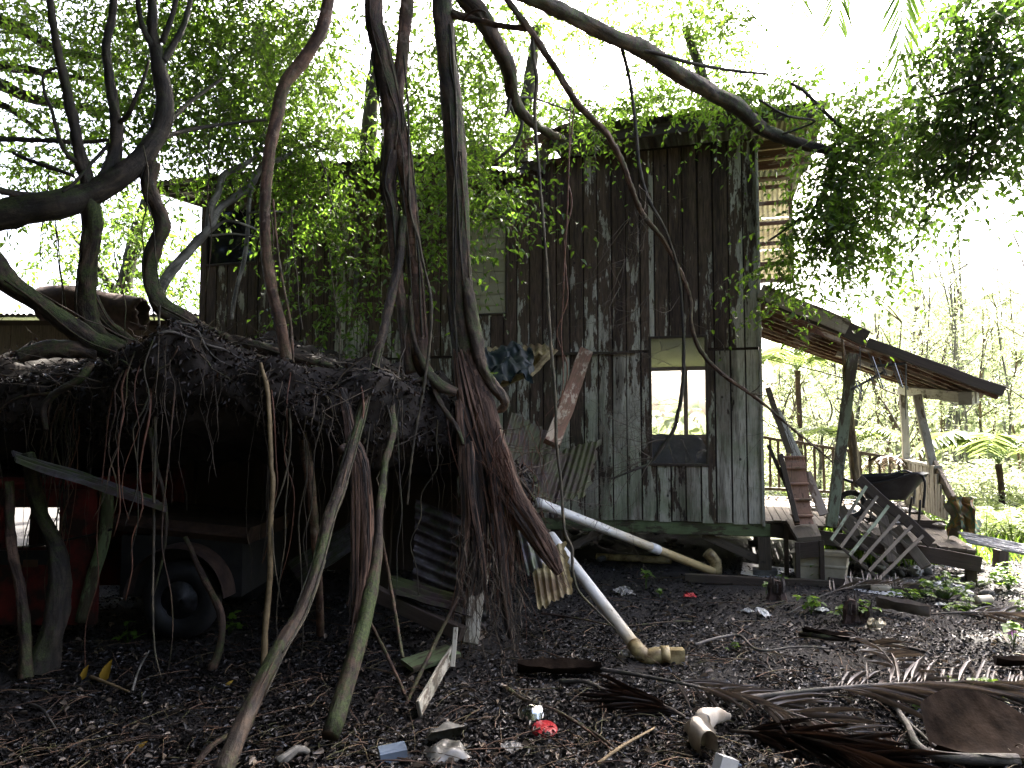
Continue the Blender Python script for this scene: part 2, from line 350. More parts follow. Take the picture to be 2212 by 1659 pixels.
M['near_leaf'] = leafmat('near_leaf', (.008, .018, .007), (.035, .065, .014), (.13, .25, .025), .38)
M['herb'] = leafmat('herb_leaf', (.05, .11, .016), (.12, .22, .03), (.26, .42, .05), .45, .45)
M['fern'] = leafmat('fern_leaf', (.07, .11, .03), (.17, .22, .07), (.28, .36, .10), .4, .5)
M['palm'] = leafmat('palm_leaf', (.03, .06, .012), (.10, .17, .03), (.26, .45, .06), .4, .4)
M['litter'] = leafmat('dead_leaf', (.005, .0035, .003), (.045, .028, .020), (.10, .05, .03), .05, .42, .35)
def mk_litter():
    t = NT('dead_leaf_litter'); a = t.n('Attribute'); a.attribute_name = 'rnd'; n1 = t.noise(t.coord('Object'), 34, 1, .5); big = t.noise(t.world(), 1.7, 4)
    c = t.ramp(a.outputs['Fac'], [(0, (.0035, .0026, .0022)), (.45, (.010, .0068, .005)), (.8, (.028, .018, .013)), (1, (.075, .048, .034))])
    c = t.mix(t.ramp(big, [(.42, 0), (.62, .5)]), c, (.006, .0045, .004)); return t.fin(c, t.ramp(n1, [(.50, .62), (.64, .16)]), 0, .5)
M['ground_litter'] = mk_litter()
M['over_leaf'] = leafmat('overhead_leaf', (.018, .026, .014), (.05, .062, .03), (.10, .12, .05), .2)
M['dryfrond'] = leafmat('dry_frond', (.07, .058, .052), (.24, .205, .185), (.2, .15, .1), .1, .45)
M['paledead'] = leafmat('pale_dead_leaf', (.06, .045, .035), (.30, .24, .18), (.2, .15, .1), .15, .4)
M['soil'] = plain('soil', (.010, .0075, .006), (.035, .026, .020), 5, .9, .9)
M['sheath'] = plain('palm_sheath', (.40, .33, .25), (.74, .68, .58), 5, .55, .3)
M['sheathdk'] = plain('dark_palm_sheath', (.006, .004, .003), (.034, .023, .016), 9, .9, .5, spec=.05)
M['pvc'] = None
M['glass'] = None
M['redpaint'] = plain('faded_red_paint', (.030, .012, .009), (.17, .018, .014), 3.5, .6, .4, lo=.42, hi=.6)
M['rubber'] = plain('black_rubber', (.008, .008, .009), (.025, .024, .024), 8, .6)
M['blackplastic'] = plain('black_plastic', (.010, .010, .012), (.035, .036, .042), 5, .35, .15)
M['steel'] = plain('dull_steel', (.10, .10, .10), (.34, .34, .35), 9, .35, .1, metal=.8)
M['chrome'] = plain('shiny_steel', (.55, .55, .56), (.75, .75, .76), 3, .12, .02, metal=1)
M['bag'] = plain('pale_plastic_bag', (.42, .41, .38), (.74, .74, .72), 4, .4, .3)
M['bagdirty'] = plain('dirty_plastic_bag', (.12, .105, .085), (.46, .44, .40), 5, .45, .4)
M['rock'] = plain('mossy_stone', (.05, .05, .045), (.17, .165, .15), 6, .85, .6)
M['beige'] = plain('beige_plastic', (.30, .26, .18), (.60, .54, .40), 3, .5, .15)
M['tarp'] = plain('blue_green_tarp', (.004, .010, .012), (.012, .026, .030), 4, .55, .3)
M['board'] = plain('cream_panel', (.30, .27, .17), (.46, .42, .29), 2.5, .6, .1)
M['inside'] = plain('inside_wall', (.10, .085, .065), (.16, .14, .11), 3, .9)
M['cloth'] = plain('grey_cloth', (.10, .10, .11), (.22, .22, .235), 4, .9, .3)
M['blue'] = plain('blue_grey_plastic', (.10, .13, .17), (.2, .25, .32), 4, .5)
M['redplastic'] = plain('red_plastic', (.30, .015, .02), (.5, .03, .035), 4, .4)
M['yelleaf'] = leafmat('yellow_leaf', (.35, .20, .02), (.55, .36, .04), (.5, .35, .05), .3, .5)
M['clear'] = plain('cloudy_plastic', (.10, .095, .08), (.26, .25, .22), 6, .22, .2)
M['violet'] = leafmat('violet_petal', (.50, .22, .60), (.62, .34, .72), (.6, .3, .7), .3)
M['sheathgrey'] = plain('grey_palm_sheath', (.12, .10, .085), (.33, .29, .25), 5, .7, .4)
M['log'] = plain('dark_rotten_log', (.028, .016, .012), (.085, .048, .035), 7, .9, .8)
M['greenpl'] = plain('green_plastic', (.01, .10, .06), (.03, .22, .12), 4, .4)
def mk_pvc():
    t = NT('stained_white_pipe'); uv = t.coord('UV', (1, .25, 1)); n1 = t.noise(uv, 16, 7, .7); v = t.sep(t.coord('UV', (1, 1, 1), False), 1); n2 = t.noise(t.coord('Object'), 2.2, 5)
    k = t.ramp(t.math('MULTIPLY_ADD', v, .30, t.math('MULTIPLY', t.math('ADD', n1, n2), .45)), [(.62, 0), (1.0, 1)])
    c = t.mix(k, t.mix(t.ramp(n1, [(.42, 0), (.75, .5)]), (.78, .78, .76), (.35, .31, .22)), t.mix(n1, (.34, .24, .09), (.60, .48, .26)))
    c = t.mix(t.ramp(t.noise(uv, 40, 5), [(.63, 0), (.7, .8)]), c, (.10, .07, .03)); return t.fin(c, .35)
M['pvc'] = mk_pvc()
M['pvcold'] = plain('yellowed_pipe', (.10, .058, .018), (.50, .40, .20), 9, .45, .3, det=8, lo=.36, hi=.58)
def mk_glass():
    t = NT('dirty_glass'); n1 = t.noise(t.coord('Object'), 3, 6, .7); gl = t.n('BsdfGlossy'); gl.inputs['Roughness'].default_value = .03; tr = t.n('BsdfTransparent'); df = t.n('BsdfDiffuse'); df.inputs[0].default_value = (.30, .30, .31, 1)
    fr = t.n('Fresnel'); fr.inputs[0].default_value = 1.5; m1 = t.n('MixShader'); m2 = t.n('MixShader'); t.l(fr.outputs[0], m1.inputs[0]); t.l(tr.outputs[0], m1.inputs[1]); t.l(gl.outputs[0], m1.inputs[2])
    t.val(t.ramp(n1, [(.3, .06), (.75, .30)]), m2.inputs[0]); t.l(m1.outputs[0], m2.inputs[1]); t.l(df.outputs[0], m2.inputs[2]); t.l(m2.outputs[0], t.out.inputs[0]); return t.m
M['glass'] = mk_glass()
def mk_darkglass():
    t = NT('dark_window_glass'); t.b.inputs['Base Color'].default_value = (.012, .014, .018, 1); t.b.inputs['Roughness'].default_value = .06; return t.m
M['darkglass'] = mk_darkglass()
def mk_ground():
    t = NT('forest_floor'); wp = t.world(); n1 = t.noise(wp, 2.2, 8, .7); n2 = t.noise(wp, 30, 6, .7); y = t.sep(wp, 1); x = t.sep(wp, 0)
    c = t.ramp(n2, [(.3, (.004, .003, .0025)), (.55, (.012, .009, .007)), (.8, (.03, .021, .015))])
    gk = t.ramp(t.math('ADD', t.math('MULTIPLY_ADD', y, .05, t.math('MULTIPLY', x, .02)), t.math('MULTIPLY', n1, .3)), [(.72, 0), (.95, 1)])
    c = t.mix(gk, c, t.mix(n2, (.09, .13, .03), (.26, .31, .09))); t.bump(t.math('ADD', n2, n1), 1, .03); return t.fin(c, .85)
M['ground'] = mk_ground()
def mk_rag():
    t = NT('painted_rag'); n1 = t.noise(t.coord('UV', (2.2, .55, 1)), 3.2, 4, .6, dist=.4); c = t.ramp(n1, [(.30, (.10, .085, .06)), (.40, (.22, .19, .13)), (.47, (.04, .17, .085)), (.52, (.36, .25, .06)), (.57, (.30, .12, .04)), (.64, (.24, .20, .14)), (.78, (.34, .31, .25))])
    c = t.mix(t.ramp(t.noise(t.coord('Object'), 9, 5), [(.45, 0), (.7, .8)]), c, (.12, .11, .085)); return t.fin(c, .8)
M['rag'] = mk_rag()
# ------------------------------------------------------------------ ground
def gz(x, y):
    return .035*vnoise(x*1.3, y*1.1, 2)+.02*vnoise(x*3.1, y*3.7, 5) if y < 30 else 0
xs = np.unique(np.concatenate([np.linspace(-120, -7, 14), np.linspace(-7, 9, 110), np.linspace(9, 140, 16)]))
ys = np.unique(np.concatenate([np.linspace(-60, 2, 14), np.linspace(2, 14, 90), np.linspace(14, 200, 22)]))
V = np.array([(x, y, gz(x, y)) for y in ys for x in xs]); nx = len(xs)
Q = np.array([(j*nx+i, j*nx+i+1, (j+1)*nx+i+1, (j+1)*nx+i) for j in range(len(ys)-1) for i in range(nx-1)])
tag(inst('ground', np_mesh('ground', V, Q, M['ground'], None, True), None), 'dark forest floor of wet soil, greener beyond the house', None, None, 'structure')
def gnd(px, py): p = gr(px, py); return Vector((p.x, p.y, gz(p.x, p.y)))

# ------------------------------------------------------------------ house
ZB, ZF, ZT = .54, 2.36, 4.62                           # bottom of boards, floor band, eave
XL, DEP = -6.95, 4.6
house = thing('house', 'derelict two storey house with vertical board siding and a dark rusted roof', 'house', HO, None, HA)
wall = None
def hbox(mb, x0, x1, y0, y1, z0, z1): mb.box(((x0+x1)/2, (y0+y1)/2, (z0+z1)/2), (x1-x0, y1-y0, z1-z0))
def hbuild(mb, name, mat, parent, smooth=False):       # geometry given in the house frame
    return inst(name, mb.me(name, mat, smooth), HM, parent)
# the window opening in the facade
wx0, wx1 = hx(1405), hx(1527); wz0, wz1 = hz(1460, 1004), hz(1460, 728)
lx0, lx1 = hx(437), hx(545); lz0, lz1 = hz(490, 570), hz(490, 452)
bx0, bx1 = hx(1008), hx(1094); bz0, bz1 = hz(1050, 679), hz(1050, 474)
holes = [(wx0, wx1, wz0, wz1), (lx0, lx1, lz0, lz1), (bx0, bx1, bz0, bz1)]
def sheet_with_holes(x0, x1, z0, z1, y0, y1, hs):
    mb = MB(); X = sorted({x0, x1, *[h[i] for h in hs for i in (0, 1)]}); Z = sorted({z0, z1, *[h[i] for h in hs for i in (2, 3)]})
    X = [v for v in X if x0 <= v <= x1]; Z = [v for v in Z if z0 <= v <= z1]
    for a, b in zip(X, X[1:]):
        for c, d in zip(Z, Z[1:]):
            mx, mz = (a+b)/2, (c+d)/2
            if any(h[0] < mx < h[1] and h[2] < mz < h[3] for h in hs): continue
            hbox(mb, a, b, y0, y1, c, d)
    return mb
wall = hbuild(sheet_with_holes(XL, -.02, ZB+.01, ZT, .022, .06, holes), 'wall', M['back'], house)
random.seed(21)
PITCHB = .1555; x = -.012; bi = 0
while x > XL+.02:
    wv = PITCHB+random.uniform(-.004, .004); a = max(x-wv+.016, XL); b = x; x -= wv; xm = (a+b)/2; bi += 1
    for lo, hi in ((ZB+random.uniform(-.012, .006), ZF-.012), (ZF+.012+random.uniform(0, .012), ZT-.03)):
        if lo < 1 and xm < -4.6: continue              # wholly hidden behind the root mound
        cuts = [a]+sorted(e for h in holes if h[2] < hi and h[3] > lo for e in h[:2] if a+.004 < e < b-.004)+[b]
        for ca, cb in zip(cuts, cuts[1:]):
            xm = (ca+cb)/2; segs = [(lo, hi)]
            for h in holes:
                if h[0] < xm < h[1]:
                    segs = [s_ for q in segs for s_ in ((q[0], min(q[1], h[2]-.012)), (max(q[0], h[3]+.012), q[1])) if s_[1]-s_[0] > .05]
            for s0, s1 in segs:
                mb = MB(); th = .018; L = s1-s0
                mb.beam((0, 0, 0), (0, 0, L), cb-ca, th, (0, 1, 0), .003)
                y = .011+random.uniform(-.003, .003)
                R = Matrix.Rotation(random.gauss(0, .0012), 4, 'Y') @ Matrix.Rotation(random.gauss(0, .002), 4, 'X')
                inst('board', mb.me('board', M['siding']), HM @ Matrix.Translation((xm, y, s0)) @ R, wall)
mb = MB(); mb.beam((hx(1150), -.02, ZF), (hx(1375), -.02, ZF-.005), .035, .028, (0, 0, 1)); hbuild(mb, 'flashing_strip', M['wooddk'], house)
mb = MB(); mb.beam((-.005, -.006, ZB-.02), (-.005, -.006, ZT-.05), .03, .045, (0, 1, 0)); hbuild(mb, 'corner_trim', M['whitepost'], house)
# sill beam, stilts, braces
mb = MB(); mb.beam((-4.2, .06, ZB-.07), (.06, .06, ZB-.07), .09, .13, (0, 0, 1), .006, .003); hbuild(mb, 'sill_beam', M['greenbeam'], house)
for (sx, sy) in ((-.0, .07), (-2.2, .1), (-2.2, 2.3), (0, 2.3), (-4.4, 2.3), (-2.2, 4.4), (0, 4.4), (-4.4, .2)):
    mb = MB(); mb.beam((sx, sy, .06), (sx, sy, ZB-.14 if (sx, sy) != (-.0, .07) else ZB-.135), .125 if sy < .2 else .1, .125 if sy < .2 else .1, (0, 1, 0), .008, .003); hbuild(mb, 'stilt', M['wooddk'] if sx < -.5 else M['wood'], house)
    mb = MB(); mb.beam((sx, sy, -.1), (sx, sy, .07), .24, .22, (0, 1, 0), .02); hbuild(mb, 'footing', M['rock'], house)
for a, b in (((-.62, .1, ZB-.14), (-.06, .1, .16)), ((-2.75, .12, ZB-.14), (-2.28, .12, .14)), ((-1.72, .12, ZB-.14), (-2.12, .12, .16))):
    mb = MB(); mb.beam(a, b, .085, .04, (0, 1, 0), .004); hbuild(mb, 'brace', M['wood'], house)
# the rest of the shell: floors, side walls, back wall with the long lit opening
mb = MB(); hbox(mb, XL, -.02, .065, DEP, ZB-.02, ZB+.03); hbuild(mb, 'floor_slab', M['inside'], house)
mb = MB(); hbox(mb, XL, -.08, .065, DEP-.06, ZF+.20, ZF+.30); hbuild(mb, 'upper_floor', M['wooddk'], house)
mb = sheet_with_holes(XL, -.02, ZB+.03, ZT, DEP-.05, DEP, [(-3.2, -.12, 1.44, 2.50)]); hbuild(mb, 'back_wall', M['inside'], house)
mb = MB(); hbox(mb, XL, XL+.05, .065, DEP-.05, ZB+.03, ZT); hbuild(mb, 'side_wall', M['inside'], house)
mb = MB(); hbox(mb, -.07, -.02, .065, DEP-.05, ZB+.03, ZT); hbuild(mb, 'side_wall', M['inside'], house)
mb = MB(); hbox(mb, -3.4, -3.35, .065, DEP-.05, ZB+.03, ZF-.03); hbuild(mb, 'partition', M['inside'], house)
p = MB(); p.beam((-1.02, DEP-.03, 1.44), (-1.02, DEP-.03, 2.50), .07, .05, (0, 1, 0)); hbuild(p, 'mullion', M['wood'], house)
for k in range(30):  # added row blocking sunlit ground beyond, so under the house stays dark
    x0 = XL+.1+k*.228; mb = MB(); mb.beam((x0, DEP-.02, -.02), (x0+random.gauss(0, .01), DEP-.02, ZB-.04-(.12 if k in (9, 17, 23) else 0)), .215, .02, (0, 1, 0), .004); hbuild(mb, 'light_block_board', M['wooddk'], house)
# windows
def frame_rect(x0, x1, z0, z1, y, wd, dp):
    mb = MB()
    for (a, b) in (((x0, y, z0), (x1, y, z0)), ((x0, y, z1), (x1, y, z1))): mb.beam(Vector(a)-Vector((wd/2, 0, 0)), Vector(b)+Vector((wd/2, 0, 0)), dp, wd, (0, 0, 1), .003)
    for xx in (x0, x1): mb.beam((xx, y+.001, z0+wd/2), (xx, y+.001, z1-wd/2), wd, dp-.003, (0, 1, 0), .003)
    return mb
def window(x0, x1, z0, z1, gm, wd=.028, name='window', fr=M['wooddk']):
    f = hbuild(frame_rect(x0, x1, z0, z1, .012, wd, .05), name, fr, house)
    mb = MB(); hbox(mb, x0+.01, x1-.01, .018, .023, z0+.01, z1-.01); hbuild(mb, 'pane', gm, f); return f
window(wx0, wx1, wz0, wz1, M['glass']); window(lx0, lx1, lz0, lz1, M['darkglass'])
f = window(bx0, bx1, bz0, bz1, M['board'], .02)
tag(f, 'window closed by a cream slatted panel')
for k in range(9):
    mb = MB(); z = bz0+.03+(bz1-bz0-.06)*k/8; hbox(mb, bx0+.02, bx1-.02, .006, .012, z-(bz1-bz0-.06)/16+.006, z+(bz1-bz0-.06)/16-.006); hbuild(mb, 'slat', M['board'], f)
mb = MB(); mb.tube([(*Vector((hx(768), -.05, hz(768, 372)))[:], .028), (hx(772), -.05, hz(772, 520), .028), (hx(768), -.05, hz(768, 655), .028)], 10); hbuild(mb, 'downpipe', M['grey'], house, True)
# roof: corrugated sheets on rafters, a torn gap with bent sheets where the limb came down
roof = MB(); roof.beam((XL-.5, -.28, ZT-.02), (hx(1060), -.28, ZT-.02), .04, .11, (0, 0, 1), .005, .004); roof = hbuild(roof, 'roof', M['wooddk'], house)
mb = MB(); mb.beam((hx(1205), -.30, ZT+.06), (.62, -.30, ZT+.10), .04, .13, (0, 0, 1), .005, .003); hbuild(mb, 'fascia', M['wooddk'], roof)
def hsheet(x0, x1, y0, y1, z0, z1, mat, name, parent, bend=0, pitch=.076, amp=.011, tilt=0.0, skew=0.0):
    mb = MB(); n = int((x1-x0)/pitch*8)
    def fn(u, v):
        x = x0+(x1-x0)*u+skew*v; y = y0+(y1-y0)*v; z = z0+(z1-z0)*v+amp*math.sin(2*math.pi*(x1-x0)*u/pitch)+bend*math.sin(math.pi*v)*(.4+u)+tilt*u
        return (x, y, z)
    mb.grid(fn, n, 10, x1-x0, y1-y0); return hbuild(mb, name, mat, parent, True)
random.seed(5)
xx = XL-.55
gapL, gapR = hx(1062), hx(1195)
while xx < .5:
    x1 = min(xx+.70, .68)
    if not (xx+.3 > gapL-.2 and xx < gapR-.2):
        up = .10 if xx > gapR-.3 else 0
        hsheet(xx, x1, -.42+random.uniform(-.05, .05), DEP+.4, ZT+.055+up+random.uniform(0, .02), ZT+.42+up, M['roofdk'], 'roof_sheet', roof)
    xx += .66
for k in range(15):
    xr = XL-.4+k*.52
    if gapL < xr < gapR: continue
    mb = MB(); mb.beam((xr, -.34, ZT-.02+(.10 if xr > gapR else 0)), (xr, DEP+.3, ZT+.33), .045, .09, (0, 0, 1)); hbuild(mb, 'rafter', M['wooddk'], roof)
b0 = hx(1075)
hsheet(b0-.25, b0+.42, -.55, 1.6, ZT-.18, ZT+.30, M['roofsh'], 'bent_roof_sheet', roof, .12, tilt=-.16)
hsheet(b0+.1, b0+.62, -.40, 1.3, ZT-.33, ZT+.36, M['roofsh'], 'bent_roof_sheet', roof, -.10, tilt=.22, skew=.2)
hsheet(b0-.75, b0-.1, -.5, 1.6, ZT-.05, ZT+.28, M['roofdk'], 'bent_roof_sheet', roof, .05, tilt=-.08)
mb = MB(); mb.beam((gapR-.12, -.2, ZT-.22), (gapR+.02, -.2, ZT+.16), .12, .05, (0, 1, 0), .004, .004); hbuild(mb, 'broken_rafter', M['wood'], roof)
mb = MB(); mb.beam((gapR-.3, -.25, ZT+.08), (gapR+.5, -.3, ZT+.26), .05, .09, (0, 0, 1), .004, .006); hbuild(mb, 'broken_rafter', M['woodred'], roof)
# verge beyond the corner: cream sheets on battens
vg = hbuild(frame_rect(.03, .40, 3.25, 4.46, .95, .045, .05), 'verge_screen', M['woodred'], house)
def vsheet(x0, x1, z0, z1, y):
    mb = MB(); mb.grid(lambda u, v: (x0+(x1-x0)*u, y+.010*math.sin(2*math.pi*(x1-x0)*u/.055), z0+(z1-z0)*v), 42, 2, 1, 1); return mb
for z0, z1 in ((3.27, 3.62), (3.62, 4.0), (4.0, 4.44)): hbuild(vsheet(.04, .39, z0+.004, z1-.004, .985), 'cream_sheet', M['cream'], vg, True)
for z in (3.45, 3.69, 3.93, 4.17, 4.36): m_ = MB(); m_.beam((.035, .955, z), (.395, .955, z), .03, .045, (0, 0, 1)); hbuild(m_, 'batten', M['woodred'], vg)
hsheet(.03, .60, -.3, 1.4, ZT+.03, ZT+.09, M['cream'], 'soffit_sheet', roof, 0, .055, .008)
for y in (.15, .45, .8): m_ = MB(); m_.beam((.02, y, ZT-.05), (.62, y, ZT-.04), .045, .10, (0, 0, 1)); hbuild(m_, 'lookout', M['woodred'], roof)
m_ = MB(); m_.beam((.62, -.32, ZT+.10), (.62, 1.6, ZT+.16), .04, .16, (0, 0, 1)); hbuild(m_, 'barge_board', M['wooddk'], roof)
# furniture dimly seen through the window
arm = thing('armchair', 'grey slumped armchair inside the house, seen through the lower window', 'armchair', hw(-1.1, 2.2, ZB+.03))
def soft(c, d, M_=None, amp=.03, n=8, sd=0):
    mb = MB(); c = Vector(c)
    def fn(u, v):
        th = 2*math.pi*u; ph = math.pi*(v-.5); e = .38
        sg = lambda a: math.copysign(abs(a)**e, a)
        x, y, z = sg(math.cos(ph))*sg(math.cos(th)), sg(math.cos(ph))*sg(math.sin(th)), sg(math.sin(ph))
        q = 1+amp*5*vnoise(x*3+sd, y*3+z*2, sd); return c+Vector((x*d[0]/2*q, y*d[1]/2*q, z*d[2]/2*q))
    mb.grid(fn, n*3, n*2); return mb
for nm, c, d in (('seat', (-1.1, 2.1, .78), (.8, .7, .4)), ('backrest', (-1.1, 2.5, 1.05), (.85, .26, .75)), ('armrest', (-1.55, 2.1, .92), (.2, .75, .62)), ('armrest', (-.65, 2.1, .92), (.2, .75, .62))):
    inst(nm, soft(c, d, sd=len(nm)).me(nm, M['cloth'], True), HM, arm)
bx = thing('storage_box', 'pale open carton beside the armchair inside the house', 'box', hw(-1.9, 1.6, ZB+.03))
for c, d in (((-1.9, 1.45, 1.0), (.5, .02, .86)), ((-1.9, 1.95, 1.0), (.5, .02, .86)), ((-2.14, 1.7, 1.0), (.02, .48, .86)), ((-1.66, 1.7, 1.0), (.02, .48, .86)), ((-1.9, 1.7, .585), (.46, .48, .02))):
    mb = MB(); mb.box(c, d); hbuild(mb, 'side', M['blue'], bx)

# ------------------------------------------------------------------ porch beside the house
porch = thing('porch', 'collapsing open porch with sagging lean-to roof and leaning posts beside the house', 'porch', hw(1, 1.6, 0), None, HA)
DW, DD = 1.95, 3.25
def dz(x, y): return .56-.04*(x/DW)+(.0 if y > 1.2 else -.10*(1.2-y)*max(0, x-.2))
deck = MB()
for y in (.15, 1.2, 2.2, 3.15): deck.beam((.02, y, dz(0, y)-.09), (DW, y, dz(DW, y)-.09), .05, .14, (0, 0, 1))
deck = hbuild(deck, 'deck', M['wooddk'], porch)
n = 23
for k in range(n):
    x = .05+k*(DW-.08)/(n-1); y0 = random.uniform(.02, .12) if x > 1.0 or x < .25 else random.uniform(.15, .8)
    mb = MB(); mb.beam((x, y0, dz(x, y0)), (x+random.gauss(0, .004), DD, dz(x, DD)), .078, .025, (0, 0, 1), .003); hbuild(mb, 'deck_board', M['wood'], deck)
mb = MB(); mb.beam((.9, .02, dz(.9, 0)-.07), (DW+.02, .02, dz(DW, 0)-.09), .04, .15, (0, 0, 1), .004, .004); hbuild(mb, 'fascia', M['wooddk'], deck)
for sx, sy in ((DW, .1), (DW, 1.6), (DW, 3.1), (.9, 1.2), (.9, 3.1)):
    mb = MB(); mb.beam((sx-.05, sy, -.05), (sx-.05, sy, dz(sx, sy)-.16), .09, .09, (0, 1, 0)); hbuild(mb, 'pier', M['wooddk'], porch)
# roof: bilinear, its outer near corner sagging
RC = {'nw': (0, -.12, 2.90), 'ne': (2.18, -.12, 1.87), 'fw': (0, 3.4, 3.02), 'fe': (2.25, 3.4, 2.14)}
def rp(u, v, dzv=0):
    a = Vector(RC['nw']).lerp(Vector(RC['ne']), u); b = Vector(RC['fw']).lerp(Vector(RC['fe']), u); p = a.lerp(b, v); p.z += dzv-.03*math.sin(math.pi*u); return p
pr = MB()
pr.beam(rp(.0, .004, .02), rp(.46, .004, .02), .05, .16, (0, 0, 1), .005, .003); pr.beam(rp(.46, .004, -.02), rp(1, .004, .0), .05, .10, (0, 0, 1), .005, .004)
pr = hbuild(pr, 'roof', M['wooddk'], porch)
for k in range(8):
    v = .03+k*.135
    mb = MB(); mb.beam(rp(.02, v, -.05), rp(.99, v, -.05), .045, .085, (0, 0, 1), .004, .003); hbuild(mb, 'rafter', M['woodred'], pr)
mb = MB(); mb.beam(rp(.0, -.012, .04), rp(.38, -.012, .05), .03, .15, (0, 0, 1), .004, .003); hbuild(mb, 'fascia', M['fascia'], pr)
for k in range(4):
    u0, u1 = (.0, .30, .52, .76)[k], (.29, .53, .77, 1.02)[k]; v0 = (.10, .16, .0, .0)[k]
    mb = MB(); mb.grid(lambda u, v: rp(u0+(u1-u0)*u, v0+(1.02-v0)*v, .03+.009*math.sin(2*math.pi*v*46)), 6, 300, 1, 1); hbuild(mb, 'roof_sheet', M['roofdk'], pr, True)
mb = MB(); mb.beam((2.0, .25, 1.83), (1.98, 3.3, 2.06), .10, .12, (0, 0, 1), .006, .003); hbuild(mb, 'beam', M['whitepost'], porch)
mb = MB(); mb.beam((1.93, .18, 1.82), (2.06, .42, 1.84), .12, .13, (0, 0, 1), .006); hbuild(mb, 'beam_end', M['whitepost'], porch)
for a, b, m_ in (((1.98, 3.15, .5), (1.97, 3.15, 2.0), 'whitepost'), ((1.98, 1.75, 1.08), (1.86, 1.9, 1.93), 'whitepost')):
    mb = MB(); mb.beam(a, b, .09, .09, (0, 1, 0), .006, .003); hbuild(mb, 'post', M[m_], porch)
def hat(px, py, y):                                   # picture point on the plane y = const of the house frame
    r = ray(px, py); o = HM.inverted() @ Vector((0, 0, CZ)); d = HM.to_3x3().inverted() @ r; t = (y-o.y)/d.y; return o+d*t
def hpost(name, pix, y0, y1, w_, mat, parent=porch, **k):
    a, b = hat(*pix[0], y0), hat(*pix[1], y1); mb = MB(); mb.beam(a, b, w_, w_*k.get('asp', 1), (0, 1, 0), .006, .002); return hbuild(mb, name, M[mat], parent)
hpost('post', ((1795, 1138), (1842, 765)), .12, .35, .105, 'greenpost')
mb = MB(); mb.tube([(*hat(1853, 1050, .5), .045), (*hat(1842, 960, .45), .05), (*hat(1830, 850, .4), .03), (*hat(1818, 712, .3), .012)], 7, .1, .25); hbuild(mb, 'split_pole', M['split'], porch)
# railing at the back, clad rail at the outer side
ra, rb = hat(1656, 944, 3.2), Vector((1.98, 3.2, 1.10))
rail = MB(); rail.beam(ra-Vector((.15, 0, -.02)), rb, .13, .045, (0, 0, 1), .004, .004); rail = hbuild(rail, 'railing', M['wood'], porch)
mb = MB(); mb.beam((.05, 3.2, .68), (1.95, 3.2, .62), .08, .04, (0, 0, 1)); hbuild(mb, 'lower_rail', M['wood'], rail)
for k in range(15):
    t = .02+k/15; q = ra.lerp(rb, t); mb = MB(); mb.beam((q.x, 3.2, .70-.06*t), (q.x+random.gauss(0, .006), 3.2, q.z-.02), .035, .035, (0, 1, 0)); hbuild(mb, 'baluster', M['wood'], rail)
sr = MB(); sr.beam((1.98, 3.1, 1.10), (1.99, 1.55, 1.08), .09, .035, (0, 0, 1), .004, .003); sr = hbuild(sr, 'clad_rail', M['whitepost'], porch)
for k in range(13):
    y = 3.05-k*.118; mb = MB(); mb.beam((1.96, y, .52), (1.965+random.gauss(0, .004), y, 1.07), .022, .10, (0, 1, 0), .003); hbuild(mb, 'board', M['whitepost'], sr)
mb = MB(); mb.beam((1.99, 1.70, 1.10), (2.06, .75, .48), .05, .12, (0, 0, 1), .006, .004); hbuild(mb, 'stair_rail', M['wood'], porch)
for k in range(4):
    y = 1.52-k*.118; mb = MB(); mb.beam((1.96, y, .52), (1.965, y, 1.0-k*.11), .022, .10, (0, 1, 0), .003); hbuild(mb, 'board', M['whitepost'], sr)
# ------------------------------------------------------------------ root mound over a collapsed carport
random.seed(3); rng = np.random.default_rng(3)
mound = thing('root_mound', 'dark mound of soil and tangled roots burying a collapsed carport roof', 'mound', (-2.2, 6.2, 0))
def mtop(x):                                           # lip height along the mound
    px = 1106+x*1640/5.4; kn = [(-400, 1.98), (0, 1.93), (230, 2.02), (480, 2.04), (620, 1.98), (760, 1.90), (900, 1.80), (1010, 1.62), (1110, 1.15), (1200, .9)]
    for (a, za), (b, zb) in zip(kn, kn[1:]):
        if px <= b: t = max(0, (px-a)/(b-a)); return za+(zb-za)*t
    return kn[-1][1]
sec = [(8.3, -.75), (6.5, -.72), (5.6, -.62), (5.25, -.52), (5.02, -.34), (5.0, -.16), (5.1, -.05), (5.35, .0), (5.8, .03), (6.6, .12), (7.5, .22), (8.3, .2)]
def mfn(u, v):
    x = -5.6+5.75*u; k = v*(len(sec)-1); i = min(int(k), len(sec)-2); t = k-i
    y = sec[i][0]*(1-t)+sec[i+1][0]*t; dzv = sec[i][1]*(1-t)+sec[i+1][1]*t
    z = mtop(x)+dzv*(1 if x < -.9 else max(.35, 1-(x+.9)*.8))
    y += .34*math.sin(x*1.3)+.16*math.sin(x*3.7+1)+.12*x*.4; e_ = min(1, max(0, (x+1.5)/1.0)); y += .55*e_*e_*(3-2*e_)
    z += .13*vnoise(x*1.9, 3, 2)*(1 if v > .3 else .4); n_ = .16*vnoise(x*3.1, y*2.7+z*3, 1)+.06*vnoise(x*7.3+z*5, y*6.1, 4)+.035*vnoise(x*17, z*19+y*13, 9)
    return (x+n_*.3, y-n_*.9, z+n_*.8)
mb = MB(); mb.grid(mfn, 150, 66); mass = mb.build('mass', M['soil'], mound, True)
